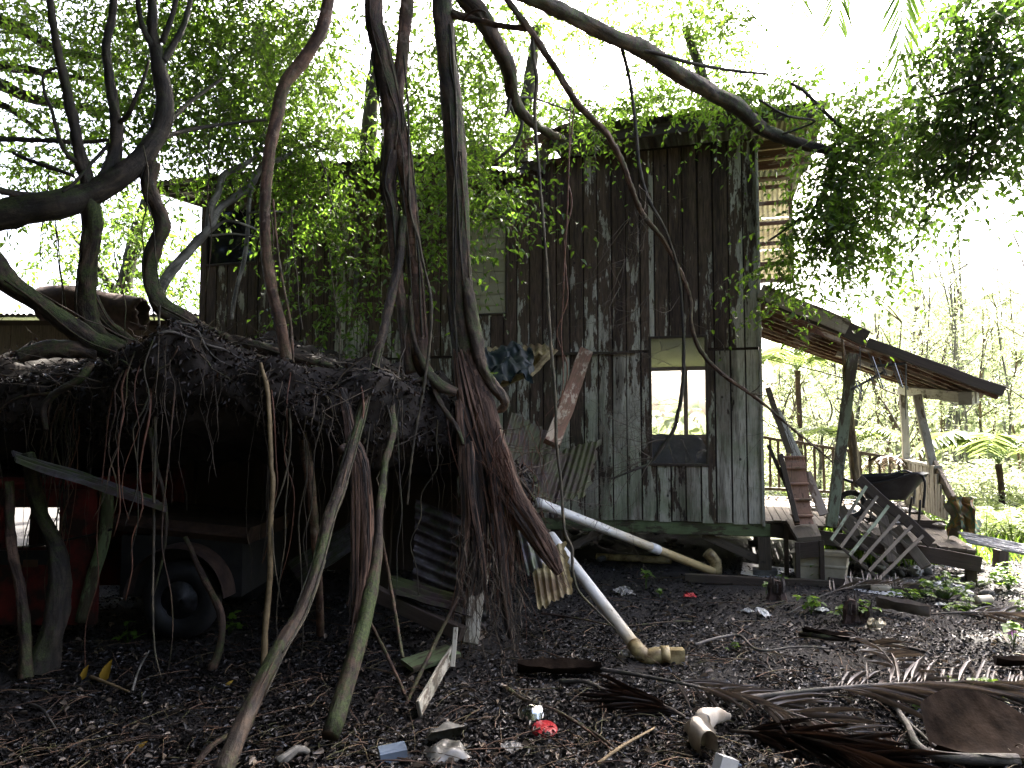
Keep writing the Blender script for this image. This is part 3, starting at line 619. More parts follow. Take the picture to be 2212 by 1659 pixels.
# dead leaves lying and caught on it, and hanging rootlets
us, vs_ = rng.random(15000), np.concatenate([rng.uniform(.30, .62, 7000), rng.uniform(.55, .95, 8000)])
P = np.array([mfn(a, b) for a, b in zip(us, vs_)])
lv = Leaves(); lv.leaf(P+rng.normal(0, .012, P.shape), rng.normal(0, 1, P.shape)+np.array([0, -.2, -.5]), rng.normal(0, .6, P.shape)+np.array([0, -.5, .7]), rng.uniform(.018, .05, len(P)), rng.random(len(P))**1.3, fold=.2, droop=.3)
o = lv.build(mound, M['litter'], None, 'dead_leaves'); tag(o, kind='stuff')
m = 190; us = rng.random(m); v0 = rng.uniform(.33, .56, m); P0 = np.array([mfn(a, b) for a, b in zip(us, v0)]); L = rng.uniform(.15, 1.25, m)*np.where(rng.random(m) < .4, 1, .55); k = 9; T_ = np.linspace(0, 1, k)
PP = P0[:, None, :]+np.cumsum(rng.normal(0, .018, (m, k, 3)), 1)*np.array([1, .7, .2]); PP[..., 2] -= T_[None, :]*L[:, None]; PP[..., 1] -= .06; PP[..., 2] = np.maximum(PP[..., 2], .03)
V, Q = strips(PP, np.linspace(1, .4, k)[None, :]*rng.uniform(.0015, .004, (m, 1))); o = inst('hanging_rootlets', np_mesh('hanging_rootlets', V, Q, M['twig']), None, mound); tag(o, kind='stuff')
m = 260; us = rng.random(m); v0 = rng.uniform(.42, .8, m); P0 = np.array([mfn(a, b) for a, b in zip(us, v0)]); D = rng.normal(0, 1, (m, 3))*np.array([1, .5, .25]); L = rng.uniform(.15, .7, m)
PP = P0[:, None, :]+unit(D)[:, None, :]*(T_[None, :, None]*L[:, None, None])+np.cumsum(rng.normal(0, .012, (m, k, 3)), 1); PP[..., 2] += .02
V, Q = strips(PP, np.linspace(1, .4, k)[None, :]*rng.uniform(.002, .007, (m, 1))); o = inst('tangled_rootlets', np_mesh('tangled_rootlets', V, Q, M['twig']), None, mound); tag(o, kind='stuff')
for x, y in ((-4.6, 7.4), (-2.6, 7.8), (-1.2, 7.2), (-3.4, 8.0)):
    mb = MB(); mb.beam((x, y, -.05), (x+.05, y, 1.5), .1, .1, (0, 1, 0)); mb.build('post', M['wooddk'], mound)
sheet_with_holes(-6.2, -.6, 0, 1.7, 8.30, 8.34, [(-5.75, -4.7, .12, .78)]).build('back_wall', M['wooddk'], mound)  # board wall added to block daylight under the mound, holed for the truck window
mb = MB(); mb.box((-6.0, 7.0, .8), (.05, 2.5, 1.7)); mb.build('light_block_wall', M['wooddk'], mound)  # added end panel, keeps side light out of the carport
def T(pts, **k):
    """(px, py, width px, Y) -> tube points"""
    return [(*at(x, y, Y), w_*.5*Y/FPX) for x, y, w_, Y in pts]
def trunk(parent, name, pts, mat, sides=12, lump=.10, flute=.0, tw=0, **k):
    big = pts[0][2] >= 13; mb = MB(); mb.tube(T(pts), max(sides, 20) if big else sides, k.get('step') or (max(.022, pts[0][2]*.5*pts[0][3]/FPX*.55) if big else None), lump*1.5, None, True, flute, tw, random.random()*6); return mb.build(name, M[mat], parent, True)

def cling(parent, pts, n, mats=('vine', 'brown', 'fig'), r=(2.2, 5)):
    """thin aerial roots growing tight along a trunk"""
    P_ = T(pts)
    for _ in range(n):
        th = random.uniform(math.pi*.95, math.pi*2.05); i0 = random.randint(0, max(0, len(P_)-4)); i1 = random.randint(min(len(P_)-1, i0+3), len(P_)-1); q = []; w0 = random.uniform(*r)*.5*pts[0][3]/FPX
        for i in range(i0, i1+1):
            x, y, z, rr = P_[i]; th += random.gauss(0, .22); q.append((x+math.cos(th)*(rr*1.04+w0*.4), y+math.sin(th)*(rr*1.04+w0*.4), z, w0*random.uniform(.75, 1.2)))
        if len(q) > 2: mb = MB(); mb.tube(q, 6, .05, .2); mb.build('clinging_root', M[random.choice(mats)], parent, True)
random.seed(19)
for _ in range(46):                                    # stouter roots wandering over the mound
    u0 = random.random(); v = random.uniform(.42, .80); du = random.uniform(.03, .13)*random.choice((-1, 1)); dv = random.uniform(-.22, .02); q = []; w0 = random.uniform(.006, .017)
    for k_ in range(7):
        t_ = k_/6; p_ = Vector(mfn(min(1, max(0, u0+du*t_+random.gauss(0, .004))), min(.9, max(.36, v+dv*t_)))); q.append((p_.x, p_.y-.02, p_.z+.012, w0*(1-.6*t_)))
    mb = MB(); mb.tube(q, 7, .05, .2); mb.build('surface_root', M[random.choice(('figm', 'grey', 'brown'))], mound, True)

# ------------------------------------------------------------------ the sprawling fig on the mound
fig = thing('fig_tree', 'sprawling strangler fig with thick curving mossy limbs growing on the root mound', 'tree', (-2.6, 5.5, 1.9))
tk = trunk(fig, 'trunk', [(-60, 480, 70, 5.0), (0, 466, 64, 5.0), (70, 450, 60, 5.05), (135, 440, 58, 5.1), (187, 423, 56, 5.2), (235, 396, 52, 5.25), (283, 362, 48, 5.3), (318, 326, 44, 5.35), (342, 286, 40, 5.4), (354, 240, 38, 5.4), (353, 200, 36, 5.4), (344, 150, 33, 5.4), (337, 110, 28, 5.4), (330, 66, 22, 5.4), (328, -20, 18, 5.4)], 'fig', 14, .10)
for pts in ([(337, 112, 16, 5.4), (314, 72, 13, 5.35), (302, 34, 11, 5.35), (296, -15, 10, 5.3)], [(352, 132, 16, 5.4), (374, 98, 14, 5.45), (398, 52, 12, 5.5), (414, -15, 10, 5.55)], [(350, 92, 13, 5.4), (370, 40, 11, 5.4), (384, -15, 9, 5.4)],
            [(195, 425, 34, 5.2), (185, 380, 30, 5.2), (173, 333, 26, 5.15), (156, 250, 22, 5.1), (134, 150, 19, 5.05), (117, 66, 16, 5.0), (106, -20, 14, 5.0)],
            [(226, 395, 34, 5.25), (246, 335, 28, 5.3), (253, 284, 26, 5.3), (246, 232, 22, 5.3), (236, 165, 20, 5.3), (230, 100, 18, 5.3), (243, 34, 16, 5.3), (247, -20, 14, 5.3)],
            [(250, 270, 12, 5.3), (275, 250, 10, 5.25), (292, 215, 9, 5.2), (312, 165, 7, 5.2), (322, 130, 6, 5.2)],
            [(175, 350, 12, 5.15), (150, 340, 10, 5.1), (128, 300, 9, 5.1), (112, 240, 8, 5.05), (96, 200, 7, 5.0), (95, 160, 6, 5), (125, 146, 6, 5)],
            [(352, 296, 14, 5.4), (390, 285, 10, 5.6), (440, 275, 8, 5.8), (500, 266, 7, 6), (575, 258, 6, 6.2)],
            [(362, 268, 14, 5.4), (392, 236, 10, 5.6), (430, 205, 8, 5.8), (480, 170, 6, 6)],
            [(235, 302, 9, 5.3), (170, 308, 9, 5.3), (115, 304, 10, 5.25), (50, 302, 11, 5.2), (-20, 300, 12, 5.1)],
            [(160, 380, 9, 5.15), (110, 362, 10, 5.1), (60, 345, 9, 5.1), (28, 330, 7, 5.1)], [(90, 425, 18, 5.1), (40, 420, 16, 5.0), (-20, 408, 14, 4.9)],
            [(237, 310, 8, 5.3), (200, 350, 8, 5.2), (160, 395, 7, 5.1), (135, 415, 6, 5.05)]):
    trunk(fig, 'limb', pts, 'fig', 9, .12)
rootdefs = [[(192, 425, 44, 5.2), (198, 480, 40, 5.25), (193, 550, 38, 5.3), (186, 610, 37, 5.35), (186, 670, 42, 5.4), (205, 715, 40, 5.45), (245, 742, 34, 5.5), (285, 750, 26, 5.6)],
            [(200, 640, 20, 5.45), (225, 690, 22, 5.5), (260, 722, 22, 5.55), (290, 742, 20, 5.6)],
            [(330, 350, 30, 5.35), (322, 400, 30, 5.35), (340, 450, 30, 5.35), (352, 490, 30, 5.35), (334, 535, 30, 5.35), (325, 575, 30, 5.35), (334, 630, 34, 5.35), (356, 665, 40, 5.35), (400, 692, 44, 5.4), (440, 722, 44, 5.45), (482, 736, 34, 5.45), (560, 752, 26, 5.45), (640, 775, 22, 5.4), (720, 795, 18, 5.3), (760, 808, 14, 5.3)],
            [(-60, 500, 60, 4.9), (-20, 560, 50, 4.9), (20, 610, 42, 4.95), (60, 638, 40, 5.0), (110, 675, 40, 5.05), (155, 708, 40, 5.1), (200, 740, 42, 5.15), (250, 760, 42, 5.2), (300, 775, 30, 5.2)],
            [(470, 735, 40, 5.4), (420, 760, 26, 5.25), (375, 775, 24, 5.1), (345, 790, 24, 5.0), (322, 820, 24, 4.95), (313, 860, 22, 4.95), (318, 905, 19, 4.95), (328, 950, 14, 4.95), (335, 1000, 11, 4.95), (350, 1050, 8, 4.95), (360, 1120, 7, 4.95), (352, 1200, 5, 4.95), (330, 1290, 4, 4.95)],
            [(470, 740, 34, 5.4), (540, 768, 22, 5.3), (620, 790, 16, 5.2), (700, 800, 14, 5.15), (760, 815, 10, 5.1)],
            [(250, 765, 20, 5.2), (300, 775, 14, 5.1), (340, 790, 12, 5.05), (350, 800, 10, 5.0)], [(40, 770, 26, 5.0), (100, 756, 36, 5.05), (160, 755, 34, 5.1), (210, 765, 24, 5.15)],
            [(195, 790, 20, 5.05), (170, 820, 16, 4.95), (120, 850, 14, 4.95), (95, 880, 12, 4.95), (100, 930, 9, 4.95)]]
for pts in rootdefs: trunk(fig, 'root', pts, 'figm', 11, .14, .0)
for pts in rootdefs[:4]: cling(fig, pts, 3)
# the fig's boles standing in front of the red truck
trunk(fig, 'root', [(60, 980, 26, 5.0), (85, 1100, 28, 4.95), (120, 1180, 36, 4.9), (128, 1260, 42, 4.85), (115, 1360, 44, 4.8), (85, 1450, 60, 4.75), (60, 1490, 80, 4.7)], 'fig', 10, .12)
trunk(fig, 'root', [(20, 1040, 18, 4.9), (25, 1180, 20, 4.85), (45, 1280, 20, 4.8), (55, 1380, 24, 4.7), (55, 1470, 30, 4.6)], 'brown', 9, .12)
trunk(fig, 'root', [(400, 1160, 10, 5.2), (445, 1260, 14, 5.1), (478, 1330, 16, 5.0), (475, 1400, 15, 4.95), (455, 1450, 18, 4.9)], 'brown', 8, .12)

DENS = .68
def blob(lv, x, y, Y, rx, ry, dY, ns, size=.065, L=(.35, .8), n=13, tone=(0, 1), droop=.4, outward=.5, twig=.003):
    """sprays filling an ellipsoidal clump centred on a picture point at depth Y"""
    ns = max(3, int(ns*DENS)); c = np.array(at(x, y, Y)); k = Y/FPX; R = np.array([rx*k, dY, ry*k])
    q = unit(rng.normal(0, 1, (ns, 3)))*(rng.random((ns, 1))**.5); st = c+q*R*.85
    D = q*outward+rng.normal(0, .55, (ns, 3))+np.array([0, 0, -.15]); lv.sprays(st, D, rng.uniform(*L, ns), n, size, droop, tone, twig)
def boughs(parent, pairs, mat, seed=0):
    for a, b in pairs:
        mid = ((a[0]+b[0])/2+random.uniform(-20, 20), (a[1]+b[1])/2+random.uniform(-14, 6), (a[2]+b[2])/2, (a[3]+b[3])/2); trunk(parent, 'limb', [a, mid, b], mat, 6, .1)
rng = np.random.default_rng(17)
lv = Leaves()
for a in ((60, 60, 7.0, 120, 90, .9, 120), (230, 70, 7.2, 140, 110, 1.0, 170), (420, 90, 7.2, 150, 120, 1.0, 230), (560, 120, 7.4, 150, 140, 1.0, 260), (470, 230, 7.0, 150, 110, .9, 230), (600, 280, 7.2, 130, 110, .8, 210), (280, 210, 6.9, 110, 100, .8, 110),
          (130, 250, 7.2, 130, 80, .8, 90), (90, 350, 7.0, 110, 70, .7, 80), (390, 300, 7.2, 90, 60, .7, 80), (640, 60, 7.6, 110, 90, .9, 150), (40, 160, 7.4, 70, 80, .6, 30), (420, 20, 7, 200, 60, .8, 120)): blob(lv, *a)
lv.build(fig, M['fig_leaf'], M['twig'])

# ------------------------------------------------------------------ single trunks and roots
def tree(name, label, base, cat='tree', group=None): return thing(name, label, cat, base, group)
tA = tree('fig_tree', 'straight mossy fig trunk standing on a torn fibrous root base', at(1080, 1350, 5.4))
trunk(tA, 'trunk', [(955, -20, 44, 5.5), (958, 60, 44, 5.5), (966, 140, 42, 5.5), (976, 235, 45, 5.5), (983, 335, 47, 5.5), (987, 430, 49, 5.5), (990, 550, 52, 5.5), (995, 640, 56, 5.5), (1004, 720, 62, 5.48), (1012, 790, 72, 5.45), (1022, 860, 76, 5.42), (1045, 930, 72, 5.4), (1068, 985, 66, 5.36)], 'figm', 16, .06, .05)
cling(tA, [(958, 60, 44, 5.5), (966, 140, 42, 5.5), (976, 235, 45, 5.5), (983, 335, 47, 5.5), (987, 430, 49, 5.5), (990, 550, 52, 5.5), (995, 640, 56, 5.5), (1004, 720, 62, 5.48), (1012, 790, 72, 5.45), (1022, 860, 76, 5.42)], 9)
trunk(tA, 'limb', [(978, 30, 20, 5.48), (1005, 38, 16, 5.46), (1040, 46, 13, 5.4), (1085, 56, 12, 5.35), (1128, 60, 13, 5.3), (1155, 64, 13, 5.3)], 'brown', 9, .12)
trunk(tA, 'limb', [(1000, 44, 7, 5.4), (1018, 26, 6, 5.35), (1040, 22, 5, 5.3), (1050, 28, 4, 5.3)], 'brown', 6, .1)
trunk(tA, 'root', [(1002, 570, 14, 5.48), (1012, 650, 26, 5.42), (1024, 720, 30, 5.38), (1045, 800, 26, 5.32), (1070, 838, 24, 5.28), (1088, 862, 22, 5.26), (1088, 880, 18, 5.28), (1072, 890, 8, 5.3)], 'figm', 10, .16)
def slab(parent, pts, mat, sides=9, name='torn_root', fl=.22, ell=.5, nf=22):
    """splintered plank of root: a flat fluted core wrapped in long splinters"""
    mb = MB(); mb.tube(T(pts), 14, .04, .12, ell, True, fl, .6, random.random()*9); P_ = T(pts); n_ = len(P_); sp = {'torn': MB(), 'torndark': MB()}
    for _ in range(nf):
        th = random.uniform(math.pi, 2*math.pi); q = []; i0 = random.choice((0, 0, 0, 1, 2)) if n_ > 4 else 0; i1 = n_-random.choice((0, 0, 1, 1, 2)); i1 = max(i1, i0+2); w0 = random.uniform(.004, .013)
        for i in range(i0, min(i1, n_)):
            x, y, z, r = P_[i]; th += random.gauss(0, .12); q.append((x+math.cos(th)*r*1.0, y+math.sin(th)*r*.62-.004, z+random.gauss(0, .01), w0*(1 if i < i1-1 else .25)))
        e, g_ = Vector(q[-1][:3]), Vector(q[-2][:3]); d = (e-g_).normalized(); L = random.uniform(.03, .16); t_ = e+d*L+Vector((random.gauss(0, .015), random.gauss(-.01, .012), 0)); q.append((*t_, .0015))
        if q[-1][2] < .02: q = q[:-1]
        other = 'torndark' if mat == 'torn' else 'torn'; sp[mat if random.random() < .68 else other].tube(q, 5, .07, .25)
    o = mb.build(name, M[mat], parent, True)
    for k_, m_ in sp.items():
        if m_.v: tag(m_.build('splinters', M[k_], o, False), kind='stuff')
    return o
slab(tA, [(1000, 760, 40, 5.40), (1030, 880, 76, 5.32), (1062, 975, 74, 5.26), (1098, 1060, 62, 5.2), (1140, 1120, 56, 5.15), (1180, 1185, 44, 5.1), (1208, 1240, 22, 5.05)], 'torn')
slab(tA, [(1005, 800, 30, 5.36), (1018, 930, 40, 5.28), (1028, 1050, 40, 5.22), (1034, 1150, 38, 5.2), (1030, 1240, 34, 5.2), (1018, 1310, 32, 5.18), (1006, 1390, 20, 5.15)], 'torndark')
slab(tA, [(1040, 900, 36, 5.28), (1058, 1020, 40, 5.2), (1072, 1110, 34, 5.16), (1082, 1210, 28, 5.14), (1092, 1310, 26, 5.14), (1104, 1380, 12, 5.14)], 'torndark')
slab(tA, [(1080, 1030, 30, 5.22), (1100, 1110, 26, 5.18), (1098, 1190, 18, 5.16), (1104, 1260, 10, 5.14)], 'torn')
slab(tA, [(992, 870, 14, 5.2), (1000, 1000, 18, 5.15), (1006, 1120, 16, 5.1), (996, 1240, 12, 5.1), (975, 1330, 8, 5.1)], 'torn')
slab(tA, [(1015, 960, 10, 5.1), (1022, 1080, 12, 5.06), (1040, 1190, 9, 5.04), (1050, 1280, 6, 5.04)], 'torn')
random.seed(31)
m = 60; k = 10; st = np.array([at(random.gauss(1070, 40), random.uniform(880, 1130), 5.12) for _ in range(m)]); L = rng.uniform(.2, 1.0, m); T_ = np.linspace(0, 1, k)
PP = st[:, None, :]+np.cumsum(rng.normal(0, .014, (m, k, 3)), 1)*np.array([1.2, .8, .2])+np.array([.22, 0, 0])*(T_[None, :, None]*rng.normal(.3, .5, (m, 1, 1))); PP[..., 2] -= T_[None, :]*L[:, None]; PP[..., 2] = np.maximum(PP[..., 2], .02)
V, Q = strips(PP, np.linspace(1, .35, k)[None, :]*rng.uniform(.0015, .0045, (m, 1))); o = inst('hair_roots', np_mesh('hair_roots', V, Q, M['redroot']), None, tA); tag(o, kind='stuff')
m = 70; st = np.array([at(random.uniform(980, 1130), random.uniform(1120, 1330), random.uniform(4.7, 5.1)) for _ in range(m)]); L = rng.uniform(.2, .75, m)
PP = st[:, None, :]+np.cumsum(rng.normal(0, .018, (m, k, 3)), 1)*np.array([1.2, .8, .2]); PP[..., 2] -= T_[None, :]*L[:, None]; PP[..., 2] = np.maximum(PP[..., 2], .02)
V, Q = strips(PP, np.linspace(1, .35, k)[None, :]*rng.uniform(.0015, .004, (m, 1))); o = inst('hair_roots', np_mesh('hair_roots', V, Q, M['twig']), None, tA); tag(o, kind='stuff')
rng = np.random.default_rng(23); lv = Leaves()
for a in ((930, 430, 6.4, 70, 80, .5, 60), (1070, 440, 6.2, 80, 70, .4, 60), (1040, 400, 6.6, 90, 60, .4, 60), (930, 520, 6.6, 50, 50, .3, 16), (1010, 100, 7.5, 110, 120, .8, 150), (1040, 240, 7.6, 90, 110, .8, 150), (1000, 340, 7.4, 90, 60, .6, 80), (900, 250, 7.6, 60, 150, .7, 140), (860, 60, 7.8, 60, 110, .7, 50)): blob(lv, *a)
lv.build(tA, M['fig_leaf'], M['twig'])

tB = tree('fig_tree', 'pair of fig stems twisted together, reddish brown, dividing into two legs', at(900, 800, 5.4))
trunk(tB, 'trunk', [(808, -20, 42, 5.4), (809, 50, 40, 5.4), (824, 115, 42, 5.4), (840, 200, 46, 5.4), (850, 265, 48, 5.38), (846, 330, 40, 5.38), (838, 400, 30, 5.38), (846, 450, 28, 5.38), (854, 553, 26, 5.36), (862, 620, 24, 5.36), (872, 700, 22, 5.36), (880, 770, 22, 5.36), (888, 806, 26, 5.36)], 'brown', 14, .08, .08)
trunk(tB, 'trunk', [(880, -20, 30, 5.5), (873, 66, 29, 5.5), (868, 133, 28, 5.48), (860, 190, 30, 5.44), (858, 260, 34, 5.40), (872, 330, 36, 5.38), (880, 410, 30, 5.38), (890, 490, 28, 5.38), (896, 570, 28, 5.38), (902, 650, 30, 5.38), (909, 730, 32, 5.38), (909, 780, 34, 5.38), (925, 812, 30, 5.38)], 'red', 12, .08, .05)
trunk(tB, 'root', [(885, 640, 8, 5.34), (895, 740, 10, 5.3), (930, 810, 22, 5.28), (960, 840, 26, 5.25), (985, 850, 20, 5.25)], 'figm', 10, .2)
trunk(tB, 'root', [(930, 810, 16, 5.3), (950, 870, 12, 5.22), (985, 920, 10, 5.15), (1000, 960, 8, 5.12)], 'figm', 8, .15)
trunk(tB, 'root', [(925, 815, 11, 5.3), (870, 835, 9, 5.2), (830, 870, 9, 5.1), (800, 910, 9, 5.0), (785, 960, 7, 4.95)], 'figm', 8, .15)
trunk(tB, 'vine', [(872, 120, 4, 5.35), (882, 240, 5, 5.34), (883, 350, 5, 5.34), (886, 450, 6, 5.32), (905, 520, 6, 5.3), (912, 560, 6, 5.3), (930, 640, 7, 5.26), (930, 720, 7, 5.24), (918, 820, 7, 5.2), (900, 920, 6, 5.15), (888, 1000, 5, 5.1), (880, 1090, 5, 5.1)], 'vine', 6, .15)

cling(tB, [(809, 0, 40, 5.4), (809, 50, 40, 5.4), (824, 115, 42, 5.4), (840, 200, 46, 5.4), (850, 265, 48, 5.38), (846, 330, 40, 5.38), (838, 400, 30, 5.38), (846, 450, 28, 5.38), (854, 553, 26, 5.36)], 9)
cling(tB, [(868, 133, 28, 5.48), (860, 190, 30, 5.44), (858, 260, 34, 5.40), (872, 330, 36, 5.38), (880, 410, 30, 5.38), (890, 490, 28, 5.38), (896, 570, 28, 5.38), (902, 650, 30, 5.38), (909, 730, 32, 5.38)], 7)
tC = tree('slender_tree', 'slender reddish brown trunk with a bend, rising from the root mound', at(690, 1180, 5.0))
trunk(tC, 'trunk', [(712, -20, 26, 5.6), (703, 34, 27, 5.6), (690, 75, 28, 5.55), (653, 133, 28, 5.5), (615, 183, 27, 5.45), (597, 255, 27, 5.4), (582, 330, 26, 5.35), (575, 400, 24, 5.3), (572, 480, 23, 5.25), (577, 560, 24, 5.2), (590, 636, 24, 5.15), (610, 720, 26, 5.1), (627, 820, 26, 5.05), (643, 886, 25, 5.0), (657, 953, 24, 4.98), (667, 1020, 22, 4.96), (676, 1100, 20, 4.96), (682, 1180, 18, 5.0), (690, 1290, 16, 5.1), (692, 1370, 16, 5.3)], 'red', 12, .05)
tD = tree('leaning_tree', 'thin mossy trunk leaning from the twisted fig stems down to the litter', gnd(483, 1655))
trunk(tD, 'trunk', [(872, 470, 16, 5.35), (862, 560, 19, 5.3), (842, 653, 20, 5.2), (819, 753, 20, 5.05), (792, 853, 20, 4.9), (769, 936, 22, 4.75), (736, 1053, 24, 4.5), (712, 1120, 24, 4.35), (690, 1210, 24, 4.15), (650, 1322, 27, 3.95), (600, 1406, 30, 3.75), (552, 1506, 34, 3.6), (508, 1606, 38, 3.42), (480, 1670, 40, 3.32)], 'figm', 12, .10)
cling(tD, [(842, 653, 20, 5.2), (819, 753, 20, 5.05), (792, 853, 20, 4.9), (769, 936, 22, 4.75), (736, 1053, 24, 4.5), (712, 1120, 24, 4.35), (690, 1210, 24, 4.15), (650, 1322, 27, 3.95), (600, 1406, 30, 3.75), (552, 1506, 34, 3.6)], 7)
tG = tree('leaning_root', 'wavy mossy root leaning beside a split reddish plank of wood', gnd(712, 1585))
trunk(tG, 'trunk', [(842, 830, 11, 5.1), (846, 876, 14, 5.0), (849, 930, 15, 4.9), (832, 1000, 16, 4.75), (825, 1060, 17, 4.65), (818, 1120, 18, 4.55), (815, 1200, 24, 4.4), (795, 1306, 32, 4.2), (769, 1406, 36, 4.0), (740, 1500, 38, 3.85), (712, 1590, 40, 3.7)], 'figm', 12, .12)
tE = tree('split_tree', 'split reddish brown slab of torn trunk with a pointed top', at(770, 1340, 4.7))
slab(tE, [(737, 842, 3, 4.8), (748, 888, 14, 4.78), (760, 950, 20, 4.75), (776, 1000, 34, 4.72), (782, 1106, 44, 4.7), (782, 1206, 42, 4.65), (776, 1290, 38, 4.6), (766, 1345, 22, 4.55)], 'torn', ell=.45)
trunk(tE, 'knot', [(760, 960, 16, 4.74), (745, 966, 18, 4.7), (735, 975, 18, 4.66)], 'brown', 9, .1)
st = tree('pale_stick', 'long pale yellowish stick standing upright in front of the dark mound', gnd(568, 1440), 'stick')
trunk(st, 'stem', [(563, 784, 7, 4.75), (577, 840, 10, 4.73), (582, 900, 10, 4.7), (586, 1000, 10, 4.68), (590, 1050, 10, 4.66), (585, 1130, 11, 4.65), (583, 1250, 12, 4.64), (574, 1350, 14, 4.63), (569, 1440, 13, 4.63)], 'yelroot', 8, .12)

# pale sapling in front of the upper left window
tP = tree('pale_sapling', 'pale barked sapling forking in front of the upper dark window', at(350, 650, 6.6))
for i, pts in enumerate(([(340, 650, 24, 6.4), (360, 600, 22, 6.5), (410, 540, 20, 6.6), (450, 495, 18, 6.7), (475, 450, 16, 6.8), (510, 425, 15, 6.9), (545, 395, 14, 7.0), (568, 355, 12, 7.0), (600, 345, 10, 7.1), (690, 305, 8, 7.3)], [(450, 495, 15, 6.7), (455, 450, 15, 6.7), (472, 415, 14, 6.75), (482, 380, 14, 6.8), (505, 366, 13, 6.85), (540, 348, 11, 6.9), (560, 325, 9, 7.0), (575, 270, 6, 7.1)],
              [(500, 690, 8, 6.8), (512, 620, 9, 6.8), (528, 560, 9, 6.85), (535, 500, 9, 6.9), (538, 440, 9, 6.95), (546, 395, 9, 7.0)], [(455, 500, 8, 6.7), (485, 478, 6, 6.7), (520, 482, 5, 6.7), (560, 498, 4, 6.8)], [(538, 460, 5, 6.9), (580, 456, 4, 6.9), (620, 458, 3, 7)], [(450, 510, 5, 6.7), (500, 505, 4, 6.75), (550, 510, 3, 6.8)])):
    trunk(tP, 'trunk' if i == 0 else 'limb', pts, 'pale', 9, .08)
rng = np.random.default_rng(5); lv = Leaves()
for a in ((640, 420, 7.3, 90, 100, .5, 70), (700, 450, 7.4, 80, 80, .4, 46), (660, 540, 7.4, 60, 60, .3, 18), (730, 600, 7.5, 60, 50, .3, 16), (800, 560, 7.4, 40, 80, .3, 20), (740, 690, 7.3, 50, 50, .3, 20), (720, 380, 7.4, 120, 60, .5, 60), (620, 330, 7.4, 90, 70, .5, 60), (820, 460, 6.4, 26, 30, .2, 10), (690, 660, 7.4, 50, 40, .3, 20)): blob(lv, *a, tone=(.1, .9), outward=.4)
lv.build(tP, M['fig_leaf'], M['twig'])

# ------------------------------------------------------------------ limbs over the house
r1 = tree('fallen_limb', 'mossy limb curving down onto the broken house roof', at(1190, 300, 7.0), 'branch')
trunk(r1, 'limb', [(990, -30, 40, 5.9), (1009, 0, 40, 5.95), (1039, 33, 40, 6.0), (1066, 83, 38, 6.15), (1096, 143, 34, 6.3), (1106, 200, 29, 6.5), (1120, 236, 25, 6.65), (1146, 262, 22, 6.85), (1182, 286, 19, 7.15), (1215, 300, 16, 7.5)], 'figm', 12, .10)
trunk(r1, 'stub', [(1100, 215, 12, 6.5), (1098, 235, 8, 6.45), (1090, 254, 4, 6.4)], 'fig', 7); trunk(r1, 'stub', [(1102, 228, 8, 6.5), (1112, 252, 4, 6.45)], 'fig', 6)
trunk(r1, 'limb', [(1128, 262, 9, 6.7), (1122, 290, 8, 6.7), (1105, 318, 7, 6.7), (1080, 340, 6, 6.7), (1068, 350, 4, 6.7)], 'fig', 7)
trunk(r1, 'limb', [(1110, 210, 6, 6.6), (1150, 212, 6, 6.8), (1200, 228, 5, 7), (1260, 250, 5, 7.2)], 'grey', 6)
r2 = tree('arching_limb', 'thick bare limb arching over the house roof and ending in leafy sprays', at(1660, 290, 7.1), 'branch')
trunk(r2, 'limb', [(1110, -20, 34, 5.2), (1186, 12, 34, 5.4), (1252, 42, 34, 5.6), (1319, 78, 35, 5.8), (1386, 104, 35, 6.0), (1440, 142, 36, 6.2), (1493, 175, 37, 6.4), (1537, 200, 34, 6.6), (1586, 226, 34, 6.8), (1627, 262, 32, 6.95), (1656, 284, 28, 7.0), (1726, 310, 24, 7.0), (1776, 322, 21, 7.0), (1827, 338, 16, 7.0), (1880, 352, 12, 7.0), (1930, 340, 9, 6.9), (2010, 338, 6, 6.8)], 'figm', 14, .10)
for pts in ([(1366, 104, 12, 5.95), (1430, 118, 9, 6.0), (1500, 138, 8, 6.1), (1580, 152, 7, 6.2), (1660, 160, 5, 6.3)], [(1710, 180, 7, 6.6), (1740, 200, 8, 6.7), (1790, 250, 8, 6.8), (1830, 290, 7, 6.9), (1840, 330, 6, 7)], [(1640, 215, 5, 6.6), (1700, 250, 6, 6.7), (1760, 262, 5, 6.8), (1690, 290, 5, 6.9)],
            [(1790, 322, 9, 7), (1800, 370, 7, 7), (1770, 430, 6, 7), (1740, 480, 5, 7)], [(1880, 350, 8, 7), (1900, 400, 6, 7), (1890, 470, 5, 7)], [(1820, 335, 8, 7), (1900, 275, 7, 6.9), (1960, 230, 6, 6.8), (2000, 215, 5, 6.7)], [(1730, 470, 7, 7), (1690, 500, 5, 7), (1660, 520, 4, 7)]): trunk(r2, 'limb', pts, 'fig', 7, .1)
rng = np.random.default_rng(41); lv = Leaves(); DENS = .85
for a in ((1870, 300, 6.9, 85, 65, .5, 140), (1810, 255, 7.0, 60, 40, .3, 44), (1940, 260, 6.7, 70, 70, .5, 110), (1830, 390, 7.0, 80, 60, .5, 120), (1850, 440, 6.9, 95, 80, .5, 180), (1790, 520, 7.0, 70, 55, .4, 100), (1690, 575, 7.1, 36, 46, .2, 30), (1690, 480, 7.1, 24, 50, .2, 10), (1880, 530, 6.9, 60, 40, .3, 44), (1720, 610, 7.1, 40, 26, .2, 16)): blob(lv, *a, size=.068)
DENS = .5
for k in range(16): blob(lv, 1230+k*34, 250-k*4+random.uniform(-16, 10), 7.25, 36, 24, .25, 15, tone=(.2, .9), L=(.15, .4))
for k in range(6): blob(lv, 1600+k*30, 205+random.uniform(-15, 10), 7.2, 40, 26, .3, 15, tone=(.2, .9))
